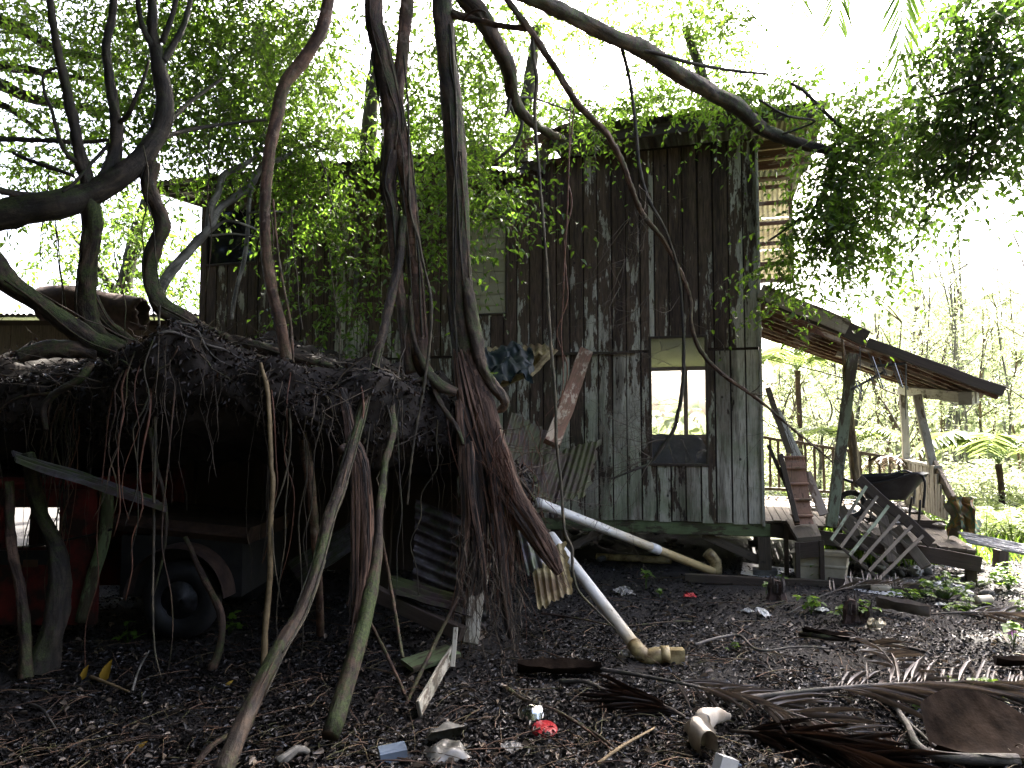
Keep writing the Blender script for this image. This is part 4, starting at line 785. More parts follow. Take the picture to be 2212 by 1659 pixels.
for a in ((1290, 290, 7.1, 50, 40, .2, 26), (1250, 310, 7.0, 20, 20, .1, 8), (1580, 270, 7.1, 60, 20, .2, 12)): blob(lv, *a, tone=(.2, .9))
lv.build(r2, M['fig_leaf'], M['twig'])
r3 = tree('hanging_branch', 'long thin dead branch slanting across the facade past the window', at(1440, 520, 6.6), 'branch')
trunk(r3, 'limb', [(1090, -10, 15, 5.2), (1119, 33, 15, 5.25), (1149, 73, 15, 5.3), (1186, 126, 15, 5.4), (1219, 180, 15, 5.5), (1252, 230, 15, 5.6), (1302, 280, 14, 5.75), (1339, 340, 13, 5.9), (1362, 400, 12, 6.0), (1386, 460, 11, 6.1), (1430, 515, 10, 6.3), (1460, 570, 10, 6.4), (1490, 640, 9, 6.5), (1493, 700, 9, 6.5), (1515, 760, 9, 6.55), (1560, 808, 8, 6.6), (1620, 850, 7, 6.65), (1665, 885, 6, 6.7), (1710, 925, 5, 6.75), (1760, 965, 4, 6.8), (1800, 1000, 3, 6.8)], 'brown', 8, .16)
trunk(r3, 'limb', [(1343, 106, 9, 6.0), (1359, 166, 8, 6.05), (1372, 266, 8, 6.1), (1382, 366, 9, 6.15), (1402, 433, 8, 6.2), (1438, 500, 7, 6.3), (1465, 590, 7, 6.4), (1475, 700, 7, 6.45), (1477, 780, 8, 6.45), (1473, 850, 9, 6.45), (1465, 890, 9, 6.45), (1455, 930, 9, 6.45), (1430, 965, 8, 6.45), (1405, 1000, 7, 6.45), (1370, 1015, 5, 6.4), (1320, 1035, 4, 6.4)], 'fig', 7, .12)
random.seed(77)
def twigs(parent, starts, n, mat='twig', Ls=(.2, .6), bias=(-.8, -.1, -.1), r=.0035, depth=2):
    PPs = []; RRs = []
    def grow(p, d, L, r_, dep):
        pts = []; q = Vector(p); dd = Vector(d).normalized()
        for i in range(6):
            pts.append(q.copy()); dd = (dd+Vector((random.gauss(0, .22), random.gauss(0, .16), random.gauss(0, .22)))).normalized(); q = q+dd*L/5
        PPs.append([tuple(a) for a in pts]); RRs.append([r_*(1-.12*i) for i in range(6)])
        if dep:
            for i in (2, 3, 4, 5):
                if random.random() < .75: grow(pts[i], dd+Vector((random.gauss(0, .8), random.gauss(0, .5), random.gauss(0, .8))), L*.55, r_*.55, dep-1)
    for _ in range(n):
        s_ = random.choice(starts); grow(s_, Vector(bias)+Vector((random.gauss(0, .4), random.gauss(0, .3), random.gauss(0, .4))), random.uniform(*Ls), r, depth)
    V, Q = strips(np.array(PPs), np.array(RRs)); return tag(inst('twigs', np_mesh('twigs', V, Q, M[mat]), None, parent), kind='stuff')
twigs(r3, [at(x, y, 6.45) for x, y in ((1476, 800), (1470, 870), (1462, 905), (1440, 950), (1410, 990), (1380, 1010), (1476, 740), (1468, 640), (1330, 1030))], 30, 'twig', (.3, .7))
twigs(r3, [at(x, y, 6.5) for x, y in ((1475, 860), (1455, 940), (1500, 700), (1560, 810), (1620, 850))], 9, 'twig', (.2, .5), (.8, 0, -.2))
twigs(r3, [at(x, y, 6.2) for x, y in ((1380, 400), (1362, 470), (1350, 560), (1300, 620), (1390, 520), (1400, 640))], 14, 'twig', (.3, .7), (-.3, 0, -.9))
twigs(r3, [at(x, y, 6.7) for x, y in ((1700, 920), (1740, 950), (1665, 885))], 9, 'twig', (.25, .6), (.5, 0, -.8))
# ------------------------------------------------------------------ hanging vines, each its own
def vine(label, pts, mat='vine', sides=6, group=None, lump=.16):
    o = thing('hanging_vine', label, 'vine', at(*pts[-1][:2], pts[-1][3]), group); trunk(o, 'stem', pts, mat, sides, lump); return o
vine('long pale vine hanging in front of the house wall to the white pipes', [(1150, 60, 9, 5.3), (1152, 116, 9, 5.32), (1159, 173, 10, 5.34), (1155, 233, 9, 5.36), (1158, 300, 8, 5.38), (1164, 366, 7, 5.4), (1172, 466, 7, 5.4), (1179, 553, 7, 5.4), (1184, 653, 7, 5.4), (1192, 770, 7, 5.36), (1199, 853, 7, 5.3), (1202, 953, 7, 5.26), (1211, 1036, 6, 5.2), (1216, 1106, 6, 5.16), (1222, 1156, 7, 5.1), (1234, 1180, 7, 5.08), (1238, 1236, 6, 5.04), (1252, 1280, 5, 5.0), (1300, 1330, 4, 4.95), (1330, 1360, 3, 4.95)])
for dx, Yv in ((0, 6.3), (9, 6.32)):
    vine('reddish twisted root strands hanging in front of the siding', [(1232+dx, 220, 3, Yv), (1230+dx*.4, 300, 3.5, Yv), (1228-dx*.3, 380, 4, Yv), (1226+dx, 440, 4, Yv), (1222-dx*.4, 520, 4, Yv), (1218+dx*.5, 590, 4, Yv), (1216+dx, 650, 3.5, Yv), (1212-dx, 720, 3, Yv), (1216+dx, 790, 3, Yv), (1214+dx*.2, 850, 2.5, Yv), (1195-dx*2, 900, 2, Yv)], 'redroot', 5, 'paired red root strands')
vine('straight vine hanging from the slender trunk to the mound', [(590, 430, 5, 5.2), (600, 540, 6, 5.15), (613, 620, 6, 5.1), (628, 700, 6, 5.05), (634, 780, 5, 5.0), (638, 830, 4, 4.98)], 'red', 6)
vine('bundle strand of aerial roots hanging free before the mound', [(345, 660, 5, 4.95), (340, 760, 6, 4.9), (335, 860, 6, 4.85), (336, 960, 6, 4.8), (333, 1060, 6, 4.7), (332, 1180, 6, 4.6), (330, 1300, 5, 4.5), (334, 1400, 4, 4.4), (348, 1462, 2, 4.3)], 'vine', 6)
random.seed(9)
for i in range(46):
    p0 = Vector(mfn(random.choice((random.uniform(.30, .62), random.uniform(.42, .46), random.uniform(.70, .92))), random.uniform(.40, .56))); L = random.uniform(.45, 1.85); q = []; p_ = p0.copy(); w0 = random.uniform(.0035, .0075)
    for k in range(8):
        q.append((p_.x, p_.y-.05*min(1, k), max(.02, p0.z-L*k/7), w0*(1-.07*k))); p_.x += random.gauss(0, .03); p_.y -= abs(random.gauss(.012, .012))
    vm = random.choice(('vine', 'brown', 'redroot', 'fig')); vl = {'vine': 'tan', 'brown': 'brown', 'redroot': 'reddish', 'fig': 'blackish mossy'}[vm]; vk = 'long' if L > 1.2 else 'short'; vw = 'stout' if w0 > .0055 else 'thin'
    o = thing('hanging_vine', '%s %s %s aerial root dangling before the dark mound' % (vk, vw, vl), 'vine', q[-1][:3], '%s %s %s aerial roots before the mound' % (vk, vw, vl)); mb = MB(); mb.tube(q, 5, .06, .2); mb.build('stem', M[vm], o, True)
for i in range(12):
    x0 = random.choice((random.uniform(60, 480), random.uniform(560, 780))); y0 = random.uniform(300, 560); Yv = random.uniform(5.0, 5.6); L = random.uniform(150, 330); pts = []; x = x0
    for k in range(6): pts.append((x, y0+L*k/5, random.uniform(2, 3.6), Yv)); x += random.gauss(3, 7)
    vine('thin bare liana hanging among the fig limbs above the mound', pts, random.choice(('vine', 'brown')), 5, 'lianas among the fig limbs')
# ------------------------------------------------------------------ loose sheets, tarp, planks round the root base
def sheet(name, label, a, b, d, mat, pitch=.076, amp=.011, along='v', group=None, bend=0.0, rag=0.0, cat='metal sheet'):
    """corrugated sheet: corner a, edge a->b, edge a->d; ridges run along 'v' (a->d) or 'u'"""
    a, b, d = Vector(a), Vector(b), Vector(d); U, Vv = b-a, d-a; N = U.cross(Vv).normalized(); nu = int(U.length/pitch*8) if along == 'v' else 14; nv = 14 if along == 'v' else int(Vv.length/pitch*8)
    o = MB(); sd_ = random.random()*9
    def fn(u, v):
        s_ = (U.length*u if along == 'v' else Vv.length*v)/pitch
        q = a+U*u+Vv*v+N*(amp*math.sin(2*math.pi*s_)+bend*math.sin(math.pi*u)*math.sin(math.pi*v*.9)+.012*vnoise(u*5, v*5, sd_))
        if rag: q += Vv.normalized()*(rag*vnoise(u*17, 3, sd_)*(v > .97))+U.normalized()*(rag*vnoise(v*15, 7, sd_)*(u > .97))
        return q
    o.grid(fn, nu, nv, U.length, Vv.length); return tag(o.build(name, M[mat], None, True), label, cat, group)
random.seed(12)
sheet('corrugated_awning', 'cream corrugated awning sheet sticking out of the facade under the tarp', at(1030, 752, 7.6), at(1178, 742, 7.3), at(1020, 775, 7.0), 'creamdirty', along='v', cat='awning')
sheet('corrugated_awning', 'stained corner of corrugated awning hanging down beside the tarp', at(1122, 800, 6.9), at(1176, 745, 7.2), at(1150, 812, 6.6), 'creamdirty', along='u', cat='awning')
mb = MB()
def tarp(u, v):
    q = at(1030+122*u, 750+70*v+8*math.sin(u*7), 6.85-.5*v); return q+Vector((.03*vnoise(u*9, v*7, 1), .05*vnoise(u*11, v*9, 3), .06*vnoise(u*8+v*3, v*6, 5)+.03*vnoise(u*23, v*19, 2)))
mb.grid(tarp, 44, 26, 1, .6); tag(mb.build('tarpaulin', M['tarp'], None, True), 'crumpled dark blue green tarpaulin slumped on the cream awning', 'tarp')
mb = MB(); mb.grid(lambda u, v: at(1048+95*u-10*v, 800+58*v*(1-.7*u), 6.62-.15*v)+Vector((0, .03*vnoise(u*7, v*7, 4), 0)), 20, 12); tag(mb.build('stained_panel', M['creamdirty'], None, True), 'stained sagging panel drooping below the tarpaulin', 'panel')
def plank(name, label, a, b, w_, h_, mat, up=(0, -1, 0), cat='plank', group=None, jit=.003):
    mb = MB(); mb.beam(a, b, w_, h_, up, .004, jit); return tag(mb.build(name, M[mat]), label, cat, group)
plank('leaning_plank', 'broad red brown plank leaning from the floor band down to the rusty sheets', at(1266, 758, 7.7), at(1192, 962, 6.35), .14, .05, 'woodred', jit=.006)
sheet('rusty_sheet', 'rusty corrugated sheet leaning on the house wall below the broad plank', at(1106, 888, 6.7), at(1192, 938, 7.0), at(1076, 1010, 6.2), 'rust', along='v', bend=.03, rag=.05)
sheet('rusty_sheet', 'rusty corrugated sheet wedged between the mossy sheet and the torn roots', at(1168, 955, 6.85), at(1228, 985, 7.1), at(1120, 1082, 6.2), 'rust', along='v', bend=.03, rag=.05)
sheet('rusty_sheet', 'mossy rusted corrugated sheet lying against the lower siding', at(1214, 970, 7.15), at(1296, 950, 7.4), at(1172, 1100, 6.5), 'rust', along='v', bend=-.03, rag=.06)
sheet('corrugated_sheet', 'purple grey corrugated sheet with moss standing behind the torn trunk base', at(898, 1078, 5.75), at(1052, 1140, 5.6), at(890, 1290, 5.55), 'zinc', .080, .013, 'u', bend=.03)
sheet('corrugated_sheet', 'dark corrugated sheet slanting behind the leaning mossy trunk', at(620, 1215, 5.6), at(770, 1118, 5.5), at(650, 1262, 5.3), 'zinc', .08, .013, 'u')
sheet('corrugated_sheet', 'low mossy corrugated sheet tilted under the purple grey one', at(842, 1240, 5.55), at(1000, 1285, 5.4), at(850, 1285, 5.2), 'rust', .08, .013, 'u')
sheet('corrugated_sheet', 'grey corrugated strip hanging behind the torn root slab', at(1118, 1145, 5.6), at(1160, 1120, 5.65), at(1140, 1240, 5.4), 'zinc', .07, .012, 'v', rag=.04)
sheet('corrugated_sheet', 'stained cream corrugated panel standing on the litter under the torn root', at(1146, 1205, 5.5), at(1218, 1170, 5.6), at(1162, 1318, 5.25), 'creamdirty', .05, .009, 'v', rag=.03)
sheet('corrugated_sheet', 'tilted corrugated panel propped on a pole inside the dark mound', at(25, 972, 5.05), at(330, 1072, 4.9), at(35, 995, 4.75), 'zinc', .09, .016, 'u')
plank('pale_board', 'pale peeling board standing behind the dark torn roots', at(1048, 1215, 5.3), at(1018, 1390, 5.0), .10, .02, 'peel', jit=.006)
plank('pale_board', 'pale peeling board slanting down into the litter below the torn roots', at(982, 1405, 4.95), at(905, 1530, 4.0), .08, .02, 'peel', (0, -1, .4), jit=.006)
plank('splintered_board', 'splintered brown and cream board end hanging among hair roots', at(985, 1355, 4.8), at(976, 1440, 4.7), .03, .012, 'peel', jit=.004)
plank('old_post', 'dark round post lying slantwise from the torn roots under the mound', at(800, 1275, 5.4), at(1000, 1370, 5.0), .09, .09, 'wooddk', cat='post')
plank('mossy_board', 'moss covered flat board lying at the foot of the torn roots', at(880, 1440, 4.75), at(980, 1405, 4.9), .22, .03, 'greenbeam', (0, 0, 1), 'board')
for i, (a, b, r_) in enumerate((((870, 1540), (990, 1290), 9), ((775, 1300), (880, 1510), 8), ((820, 1140), (870, 1420), 8))):
    o = thing('dead_pole', ('thin dead pole propped against the torn roots above the mossy board', 'thin dark pole slanting from the split trunk to the litter', 'dark pole leaning behind the wavy mossy root')[i], 'pole', gnd(*b) if b[1] > 1400 else gnd(*a)); trunk(o, 'stem', [(*a, r_, 4.6 if i else 4.2), ((a[0]+b[0])/2, (a[1]+b[1])/2-6, r_, 4.7), (*b, r_*.8, 4.9 if not i else 4.3)], 'brown', 7, .1)

# ------------------------------------------------------------------ drain pipes
def pipe(label, pts, r, mat='pvc', elbow=None):
    o = thing('drain_pipe', label, 'pipe', pts[-1]); mb = MB(); mb.tube([(*p, r) for p in pts], 20, .08); mb.build('tube', M[mat], o, True)
    for t in ((.62,) if elbow is None else ()):
        a, b = Vector(pts[0]), Vector(pts[-1]); c = a.lerp(b, t); d = (b-a).normalized(); mb = MB(); mb.tube([(*(c-d*.06), r*1.13), (*(c+d*.06), r*1.13)], 20); mb.build('coupling', M[mat], o, True)
    return o
a, b = at(1160, 1085, 6.4), gnd(1540, 1246)+Vector((0, 0, .05)); pipe('white plastic drain pipe sloping from the rusty sheets to the house footing', [a, a.lerp(b, .3), a.lerp(b, .65), b], .042)
a, b = at(1190, 1158, 6.2), gnd(1378, 1432)+Vector((0, 0, .06)); o = pipe('white plastic drain pipe with an elbow resting on the litter', [a, a.lerp(b, .33), a.lerp(b, .7), b], .042, elbow=1)
d = (b-a).normalized(); e0 = b+d*.02; e1 = e0+Vector((.10, -.03, -.015)); e2 = e1+Vector((.12, .0, .0))
mb = MB(); mb.tube([(*(b-d*.05), .049), (*e0, .05), (*(e0+Vector((.045, -.02, -.03))), .05), (*e1, .05), (*(e1+Vector((.035, 0, 0))), .05)], 20, .02); mb.build('elbow', M['pvcold'], o, True)
mb = MB(); mb.tube([(*(e1+Vector((.03, 0, 0))), .058), (*(e1+Vector((.085, 0, 0))), .058)], 20); mb.build('collar', M['pvcold'], o, True)
mb = MB(); mb.box(e2+Vector((.015, 0, -.002)), (.09, .075, .085)); mb.build('end_plug', M['pvcold'], o)
o = pipe('yellowed pipe lying on the ground under the house', [gnd(1310, 1240)+Vector((0, .9, .05)), gnd(1480, 1247)+Vector((0, .7, .05))], .04, 'pvcold', 1)
o = pipe('short upturned elbow pipe standing beside the house footing', [gnd(1552, 1248)+Vector((0, .1, .02)), gnd(1552, 1248)+Vector((.0, .1, .14)), gnd(1546, 1248)+Vector((-.06, .1, .24))], .06, 'pvcold', 1)

# ------------------------------------------------------------------ red truck under the mound
tr = thing('red_truck', 'rusting red truck buried under the root mound, one side window showing daylight', 'truck', (-3.3, 6.2, 0))
def xz_panel(poly_holes, x0, x1, z0, z1, y0, y1):
    return sheet_with_holes(x0, x1, z0, z1, y0, y1, poly_holes)
win = (-3.66, -3.25, .66, .95)
for y0, y1, wn_ in ((5.50, 5.56, win), (6.90, 6.96, (-4.75, -3.85, .46, .92))): xz_panel([wn_], -5.1, -2.98, .12, 1.08, y0, y1).build('cab_side', M['redpaint'], tr)
mb = MB(); mb.beam((-5.1, 6.23, 1.12), (-2.98, 6.23, 1.12), 1.5, .09, (0, 0, 1), .04); mb.build('cab_roof', M['redpaint'], tr)
mb = MB(); mb.box((-3.47, 5.48, .60), (.52, .03, .10)); mb.build('door_trim', M['rubber'], tr)
mb = MB(); mb.box((-3.42, 5.46, .56), (.10, .012, .05)); mb.build('reflector', M['woodred'], tr)
mb = MB(); mb.tube([(-2.93, 5.50, 1.12, .045), (-2.90, 5.49, .95, .045), (-2.92, 5.48, .7, .045), (-2.99, 5.48, .45, .045), (-3.06, 5.48, .15, .04)], 10, .06); mb.build('pillar_edge', M['greenbeam'], tr, True)
mb = MB(); mb.tube([(-3.45, 5.49, .67, .008), (-3.0, 5.47, .76, .008), (-2.85, 5.46, .80, .01)], 6); mb.build('mirror_arm', M['rubber'], tr, True)
def fender(u, v):
    th = math.pi*(.02+.96*u); r_ = .36+.02*math.sin(v*3); return (-2.42-math.cos(th)*r_, 5.50+.3*v, .28+math.sin(th)*r_*1.05)
mb = MB(); mb.grid(fender, 24, 6); mb.build('fender', M['log'], tr, True)
mb = MB(); mb.beam((-2.95, 6.2, .82), (-1.95, 6.2, .72), 1.1, .12, (0, 0, 1), .05); mb.build('bonnet', M['log'], tr)
mb = MB(); mb.box((-2.45, 6.2, .5), (.9, 1.0, .45)); mb.build('engine_block', M['rubber'], tr)
def wheel(c, r, wd, parent):
    mb = MB()
    def fn(u, v):
        th = 2*math.pi*u; ph = 2*math.pi*v; rr = r-wd*.5+wd*.5*math.cos(ph)
        return (c[0]+math.cos(th)*rr, c[1]+wd*.5*math.sin(ph), c[2]+math.sin(th)*rr)
    mb.grid(fn, 32, 12); o = mb.build('wheel', M['rubber'], parent, True)
    m2 = MB(); m2.tube([(c[0], c[1]-wd*.2, c[2], r*.55), (c[0], c[1]-wd*.28, c[2], r*.5), (c[0], c[1]-wd*.12, c[2], r*.2)], 18); m2.build('rim', M['steel'], o, True)
for c in ((-2.42, 5.66, .27), (-4.5, 5.66, .27), (-2.42, 6.8, .27)): wheel(c, .29, .17, tr)

# ------------------------------------------------------------------ low shed behind the mound, hollow log on it
sh = thing('low_shed', 'low shed with pale metal roof behind the mound, its boards brown', 'shed', (-6.5, 11, 0))
sy = 10.4
for k in range(24):
    x0 = -8.2+k*.2; mb = MB(); mb.beam((x0, sy, 2.05 if k > 6 else 2.25), (x0, sy, 2.95), .197, .022, (0, 1, 0), .004); mb.build('board', M['wood'] if k > 3 else M['fascia'], sh)
mb = MB(); mb.beam((-8.3, sy+.04, 2.98), (-3.6, sy+.04, 2.98), .07, .09, (0, 0, 1)); mb.build('beam', M['wooddk'], sh)
for x in (-8.2, -6.0, -3.9):
    mb = MB(); mb.beam((x, sy+.1, -.05), (x, sy+.1, 2.95), .1, .1, (0, 1, 0)); mb.build('post', M['wood'], sh)
for k in range(7):
    x0 = -8.5+k*.7; mb = MB(); mb.grid(lambda u, v: (x0+.72*u, sy-.4+3.2*v, 3.05+.012*math.sin(u*60)+.15*v), 60, 4); mb.build('roof_sheet', M['roofsh'], sh, True)
lg = thing('hollow_log', 'dark hollow rotten log with ragged open end lying on the shed roof', 'log', at(200, 690, 9.6))
def logfn(u, v):
    p0, p1 = at(92, 648, 9.6), at(312, 662, 9.6); th = 2*math.pi*u; k = min(1, v*1.7); inn = v > .59
    t = v/.59 if not inn else 1-(v-.59)/.41*.6; r_ = (.22 if not inn else .165)*(1+.10*vnoise(u*9, t*6, 2))*(1-.12*math.sin(t*3)); q = p0.lerp(p1, t+(.03*vnoise(u*25, 1, 5) if .5 < v < .68 else 0))
    q = q+Vector((0, 0, .05*math.sin(t*5)-.04)); return q+Vector((0, math.cos(th), math.sin(th)))*r_
mb = MB(); mb.grid(logfn, 40, 40); mb.build('shell', M['log'], lg, True)

# ------------------------------------------------------------------ things on and round the porch
random.seed(44)
stp = thing('wooden_steps', 'narrow leaning wooden steps with weathered terracotta faces beside the house corner', 'steps', hat(1730, 1135, -.1))
for k in range(5):
    y0, y1 = (988, 1012, 1046, 1080, 1115)[k], (1010, 1044, 1078, 1113, 1132)[k]; xl = 1694+.13*(y0-988)*1.0; w0 = 43
    a = [hat(xl+1, y0, .15-.08*k), hat(xl+w0, y0, .15-.08*k), hat(xl+w0+5, y1, .12-.08*k), hat(xl+6, y1, .12-.08*k)]; mb = MB(); bk = [p+Vector((0, .12, 0)) for p in a]
    mb.add(a+bk, [(0, 3, 2, 1), (4, 5, 6, 7), (0, 1, 5, 4), (1, 2, 6, 5), (2, 3, 7, 6), (3, 0, 4, 7)], [[(0, 0), (0, .16), (.22, .16), (.22, 0)]]+[[(0, 0), (0, .1), (.1, .1), (.1, 0)]]*5); hbuild(mb, 'riser', M['terra'], stp)
    mb = MB(); mb.beam(a[0]+Vector((-.012, .03, .006)), a[1]+Vector((.012, .03, .006)), .13, .018, (0, 0, 1), .003); hbuild(mb, 'tread', M['terra'], stp)
mb = MB(); mb.beam(hat(1686, 985, .1), hat(1722, 1130, -.2), .05, .12, (0, -1, 0)); hbuild(mb, 'stringer', M['wooddk'], stp)
hp = lambda name, label, a, b, ya, yb, w_, h_, mat, cat='plank', up=(0, -1, 0): tag(inst(name, (lambda mb: (mb.beam(hat(*a, ya), hat(*b, yb), w_, h_, up, .004, .002), mb.me(name, M[mat]))[1])(MB()), HM), label, cat)
hp('leaning_plank', 'raw beige plank leaning beside the terracotta steps', (1742, 1020), (1780, 1112), .25, .0, .09, .02, 'fascia')
hp('leaning_plank', 'white painted plank leaning on the porch beside the house corner', (1674, 885), (1724, 990), .5, .3, .10, .02, 'whitewood')
hp('leaning_plank', 'dark narrow plank leaning against the house corner above the steps', (1658, 838), (1706, 980), .4, .25, .06, .03, 'wood')
hp('leaning_plank', 'thin dark batten leaning below the railing beside the steps', (1660, 962), (1700, 1052), .3, .15, .04, .03, 'wooddk')
bn = thing('step_bench', 'low weathered wooden bench step with mossy top below the terracotta steps', 'bench', hat(1735, 1180, -.25))
top = [hat(1697, 1122, .1), hat(1760, 1122, .1), hat(1774, 1158, -.45), hat(1722, 1162, -.45)]; mb = MB(); mb.add(top+[p-Vector((0, 0, .04)) for p in top], [(0, 3, 2, 1), (4, 5, 6, 7), (0, 1, 5, 4), (1, 2, 6, 5), (2, 3, 7, 6), (3, 0, 4, 7)], [[(0, 0), (0, .4), (.3, .4), (.3, 0)]]*6); hbuild(mb, 'top', M['wood'], bn)
for p in top:
    mb = MB(); mb.beam(p-Vector((0, 0, .042)), Vector((p.x, p.y, 0)), .045, .045, (0, 1, 0)); hbuild(mb, 'leg', M['wooddk'], bn)
mb = MB(); mb.beam(top[3]-Vector((-.02, 0, .12)), top[2]-Vector((.02, 0, .12)), .03, .15, (0, 0, 1)); hbuild(mb, 'apron', M['wooddk'], bn)
# beige bin
bc = gnd(1775, 1264); bn2 = thing('plastic_bin', 'open beige plastic bin with moulded sides on the ground below the bench step', 'bin', bc, None, math.radians(-28))
def bin_part(name, fn, nu, nv): mb = MB(); mb.grid(fn, nu, nv); return inst(name, mb.me(name, M['beige'], False), WM[bn2.name], bn2)
bw, bd, bh = .50, .34, .27
for nm, p0, p1 in (('side', (-bw/2, -bd/2), (bw/2, -bd/2)), ('side', (bw/2, -bd/2), (bw/2, bd/2)), ('side', (bw/2, bd/2), (-bw/2, bd/2)), ('side', (-bw/2, bd/2), (-bw/2, -bd/2))):
    bin_part(nm, lambda u, v: ((p0[0]+(p1[0]-p0[0])*u)*(.86+.14*v)*(1+(.03 if .5 < v < .62 else 0)+(.07 if v > .95 else 0)), (p0[1]+(p1[1]-p0[1])*u)*(.86+.14*v)*(1+(.03 if .5 < v < .62 else 0)+(.07 if v > .95 else 0)), .01+bh*v), 10, 24)
mb = MB(); mb.box((0, 0, .02), (bw*.85, bd*.85, .02)); inst('base', mb.me('base', M['beige']), WM[bn2.name], bn2)
# fallen lattice panel
lt = thing('lattice_panel', 'fallen weathered lattice panel hanging askew from the broken porch beam', 'lattice', hat(1850, 1245, -.5))
A_, B_, C_, D_ = hat(1868, 1048, .0), hat(1996, 1160, -.05), hat(1900, 1252, -.62), hat(1792, 1164, -.55)
mb = MB(); mb.beam(A_+(A_-B_)*.12, B_+(B_-A_)*.12, .10, .05, (0, -1, 0), .006, .004); hbuild(mb, 'top_beam', M['wooddk'], lt)
for k in range(6):
    t = .02+k*.19; mb = MB(); mb.beam(A_.lerp(B_, t)+Vector((0, -.03, 0)), D_.lerp(C_, t)+Vector((0, -.03, 0)), .030, .012, (0, -1, 0), .002, .002); hbuild(mb, 'slat', M['greenpost'] if k in (0, 2) else M['wood'], lt)
for k in range(4):
    t = .30+k*.23; mb = MB(); mb.beam(A_.lerp(D_, t), B_.lerp(C_, t), .030, .012, (0, -1, 0), .002, .002); hbuild(mb, 'slat', M['wood'], lt)
for i, (a, b, ya, yb) in enumerate((((1905, 1115), (1930, 1215), .2, -.2), ((1935, 1140), (2000, 1225), .1, -.2), ((1815, 1095), (1850, 1160), .3, .1), ((1870, 1085), (1935, 1125), .35, .15))):
    hp('broken_board', ('pale broken board standing under the porch edge', 'broken board slanting to the rubbish under the porch edge', 'short broken board beside the green post foot', 'broken joist end poking out of the porch floor')[i], a, b, ya, yb, .10, .03, 'wood')
# wheelbarrow
wb = thing('wheelbarrow', 'black wheelbarrow with bent tube frame standing among rubbish on the porch', 'wheelbarrow', hat(1915, 1085, 1.0))
wc = hat(1918, 1052, 1.05)
def tray(u, v):
    th = 2*math.pi*u; sg = lambda a: math.copysign(abs(a)**.55, a); k = .55+.45*v; return wc+Vector((sg(math.cos(th))*.37*k+.06*(v-.5), sg(math.sin(th))*.28*k, -.13+.27*v+.03*math.cos(th)*v))
mb = MB(); mb.grid(tray, 40, 10); n0 = len(mb.v); hbuild(mb, 'tray', M['blackplastic'], wb, True)
mb = MB(); mb.grid(lambda u, v: wc+Vector((math.cos(2*math.pi*u)*.2*v, math.sin(2*math.pi*u)*.15*v, -.13)), 24, 3); hbuild(mb, 'tray_floor', M['blackplastic'], wb)
for sy_ in (-.22, .22):
    mb = MB(); mb.tube([(*(wc+Vector((-.50, sy_, .10))), .014), (*(wc+Vector((-.3, sy_*1.1, .04))), .014), (*(wc+Vector((-.0, sy_*1.25, .10))), .014), (*(wc+Vector((.24, sy_*1.25, .17))), .014), (*(wc+Vector((.32, sy_*1.1, .08))), .014), (*(wc+Vector((.30, sy_, -.2))), .014)], 8, .05); hbuild(mb, 'handle', M['steel'] if sy_ > 0 else M['rubber'], wb, True)
for sx in (-.2, .28):
    mb = MB(); mb.tube([(*(wc+Vector((sx, -.2, -.12))), .012), (*(wc+Vector((sx-.03, -.2, -.36))), .012), (*(wc+Vector((sx-.03, .2, -.36))), .012), (*(wc+Vector((sx, .2, -.12))), .012)], 8, .05); hbuild(mb, 'leg', M['rubber'], wb, True)
m2 = MB(); c = wc+Vector((-.38, 0, -.2))
m2.grid(lambda u, v: c+Vector((math.cos(2*math.pi*u)*(.13+.03*math.cos(2*math.pi*v)), .03*math.sin(2*math.pi*v), math.sin(2*math.pi*u)*(.13+.03*math.cos(2*math.pi*v)))), 24, 8); hbuild(m2, 'wheel', M['rubber'], wb, True)
# tv aerial
an = thing('tv_antenna', 'broken television antenna with thin rods hanging from the porch rafters', 'antenna', hat(1900, 800, .5))
def rod(a, b, r, ya=.35, yb=.35, nm='rod', mt='steel'): mb = MB(); mb.tube([(*hat(*a, ya-.45), r*1.2), (*hat(*b, yb-.45), r*1.2)], 6); hbuild(mb, nm, M[mt], an)
rod((1880, 792), (1956, 785), .011, nm='boom', mt='rubber'); rod((1838, 842), (1910, 803), .011, .35, .4, 'boom', 'rubber')
for a, b in (((1876, 762), (1894, 812)), ((1899, 771), (1912, 812)), ((1923, 779), (1944, 833)), ((1943, 798), (1962, 842)), ((1866, 806), (1876, 828)), ((1878, 806), (1886, 826)), ((1890, 800), (1902, 836)), ((1852, 820), (1864, 846)), ((1905, 790), (1916, 810)), ((1842, 832), (1852, 850))): rod(a, b, .005)
for a, b in (((1884, 770), (1908, 838)), ((1932, 784), (1950, 838)), ((1848, 826), (1860, 850))): rod(a, b, .006, .1, .1)
rod((1957, 786), (1957, 906), .006, .3, .3, 'mast'); rod((1858, 748), (1858, 800), .005, .3, .3, 'hanger')
mb = MB(); mb.beam(rp(.40, .36, -.13), rp(.66, .36, -.13), .12, .05, (0, 0, 1), .006); o = hbuild(mb, 'light_fixture', M['whitewood'], None); tag(o, 'long white strip light casing fixed under the porch rafters', 'light fixture')
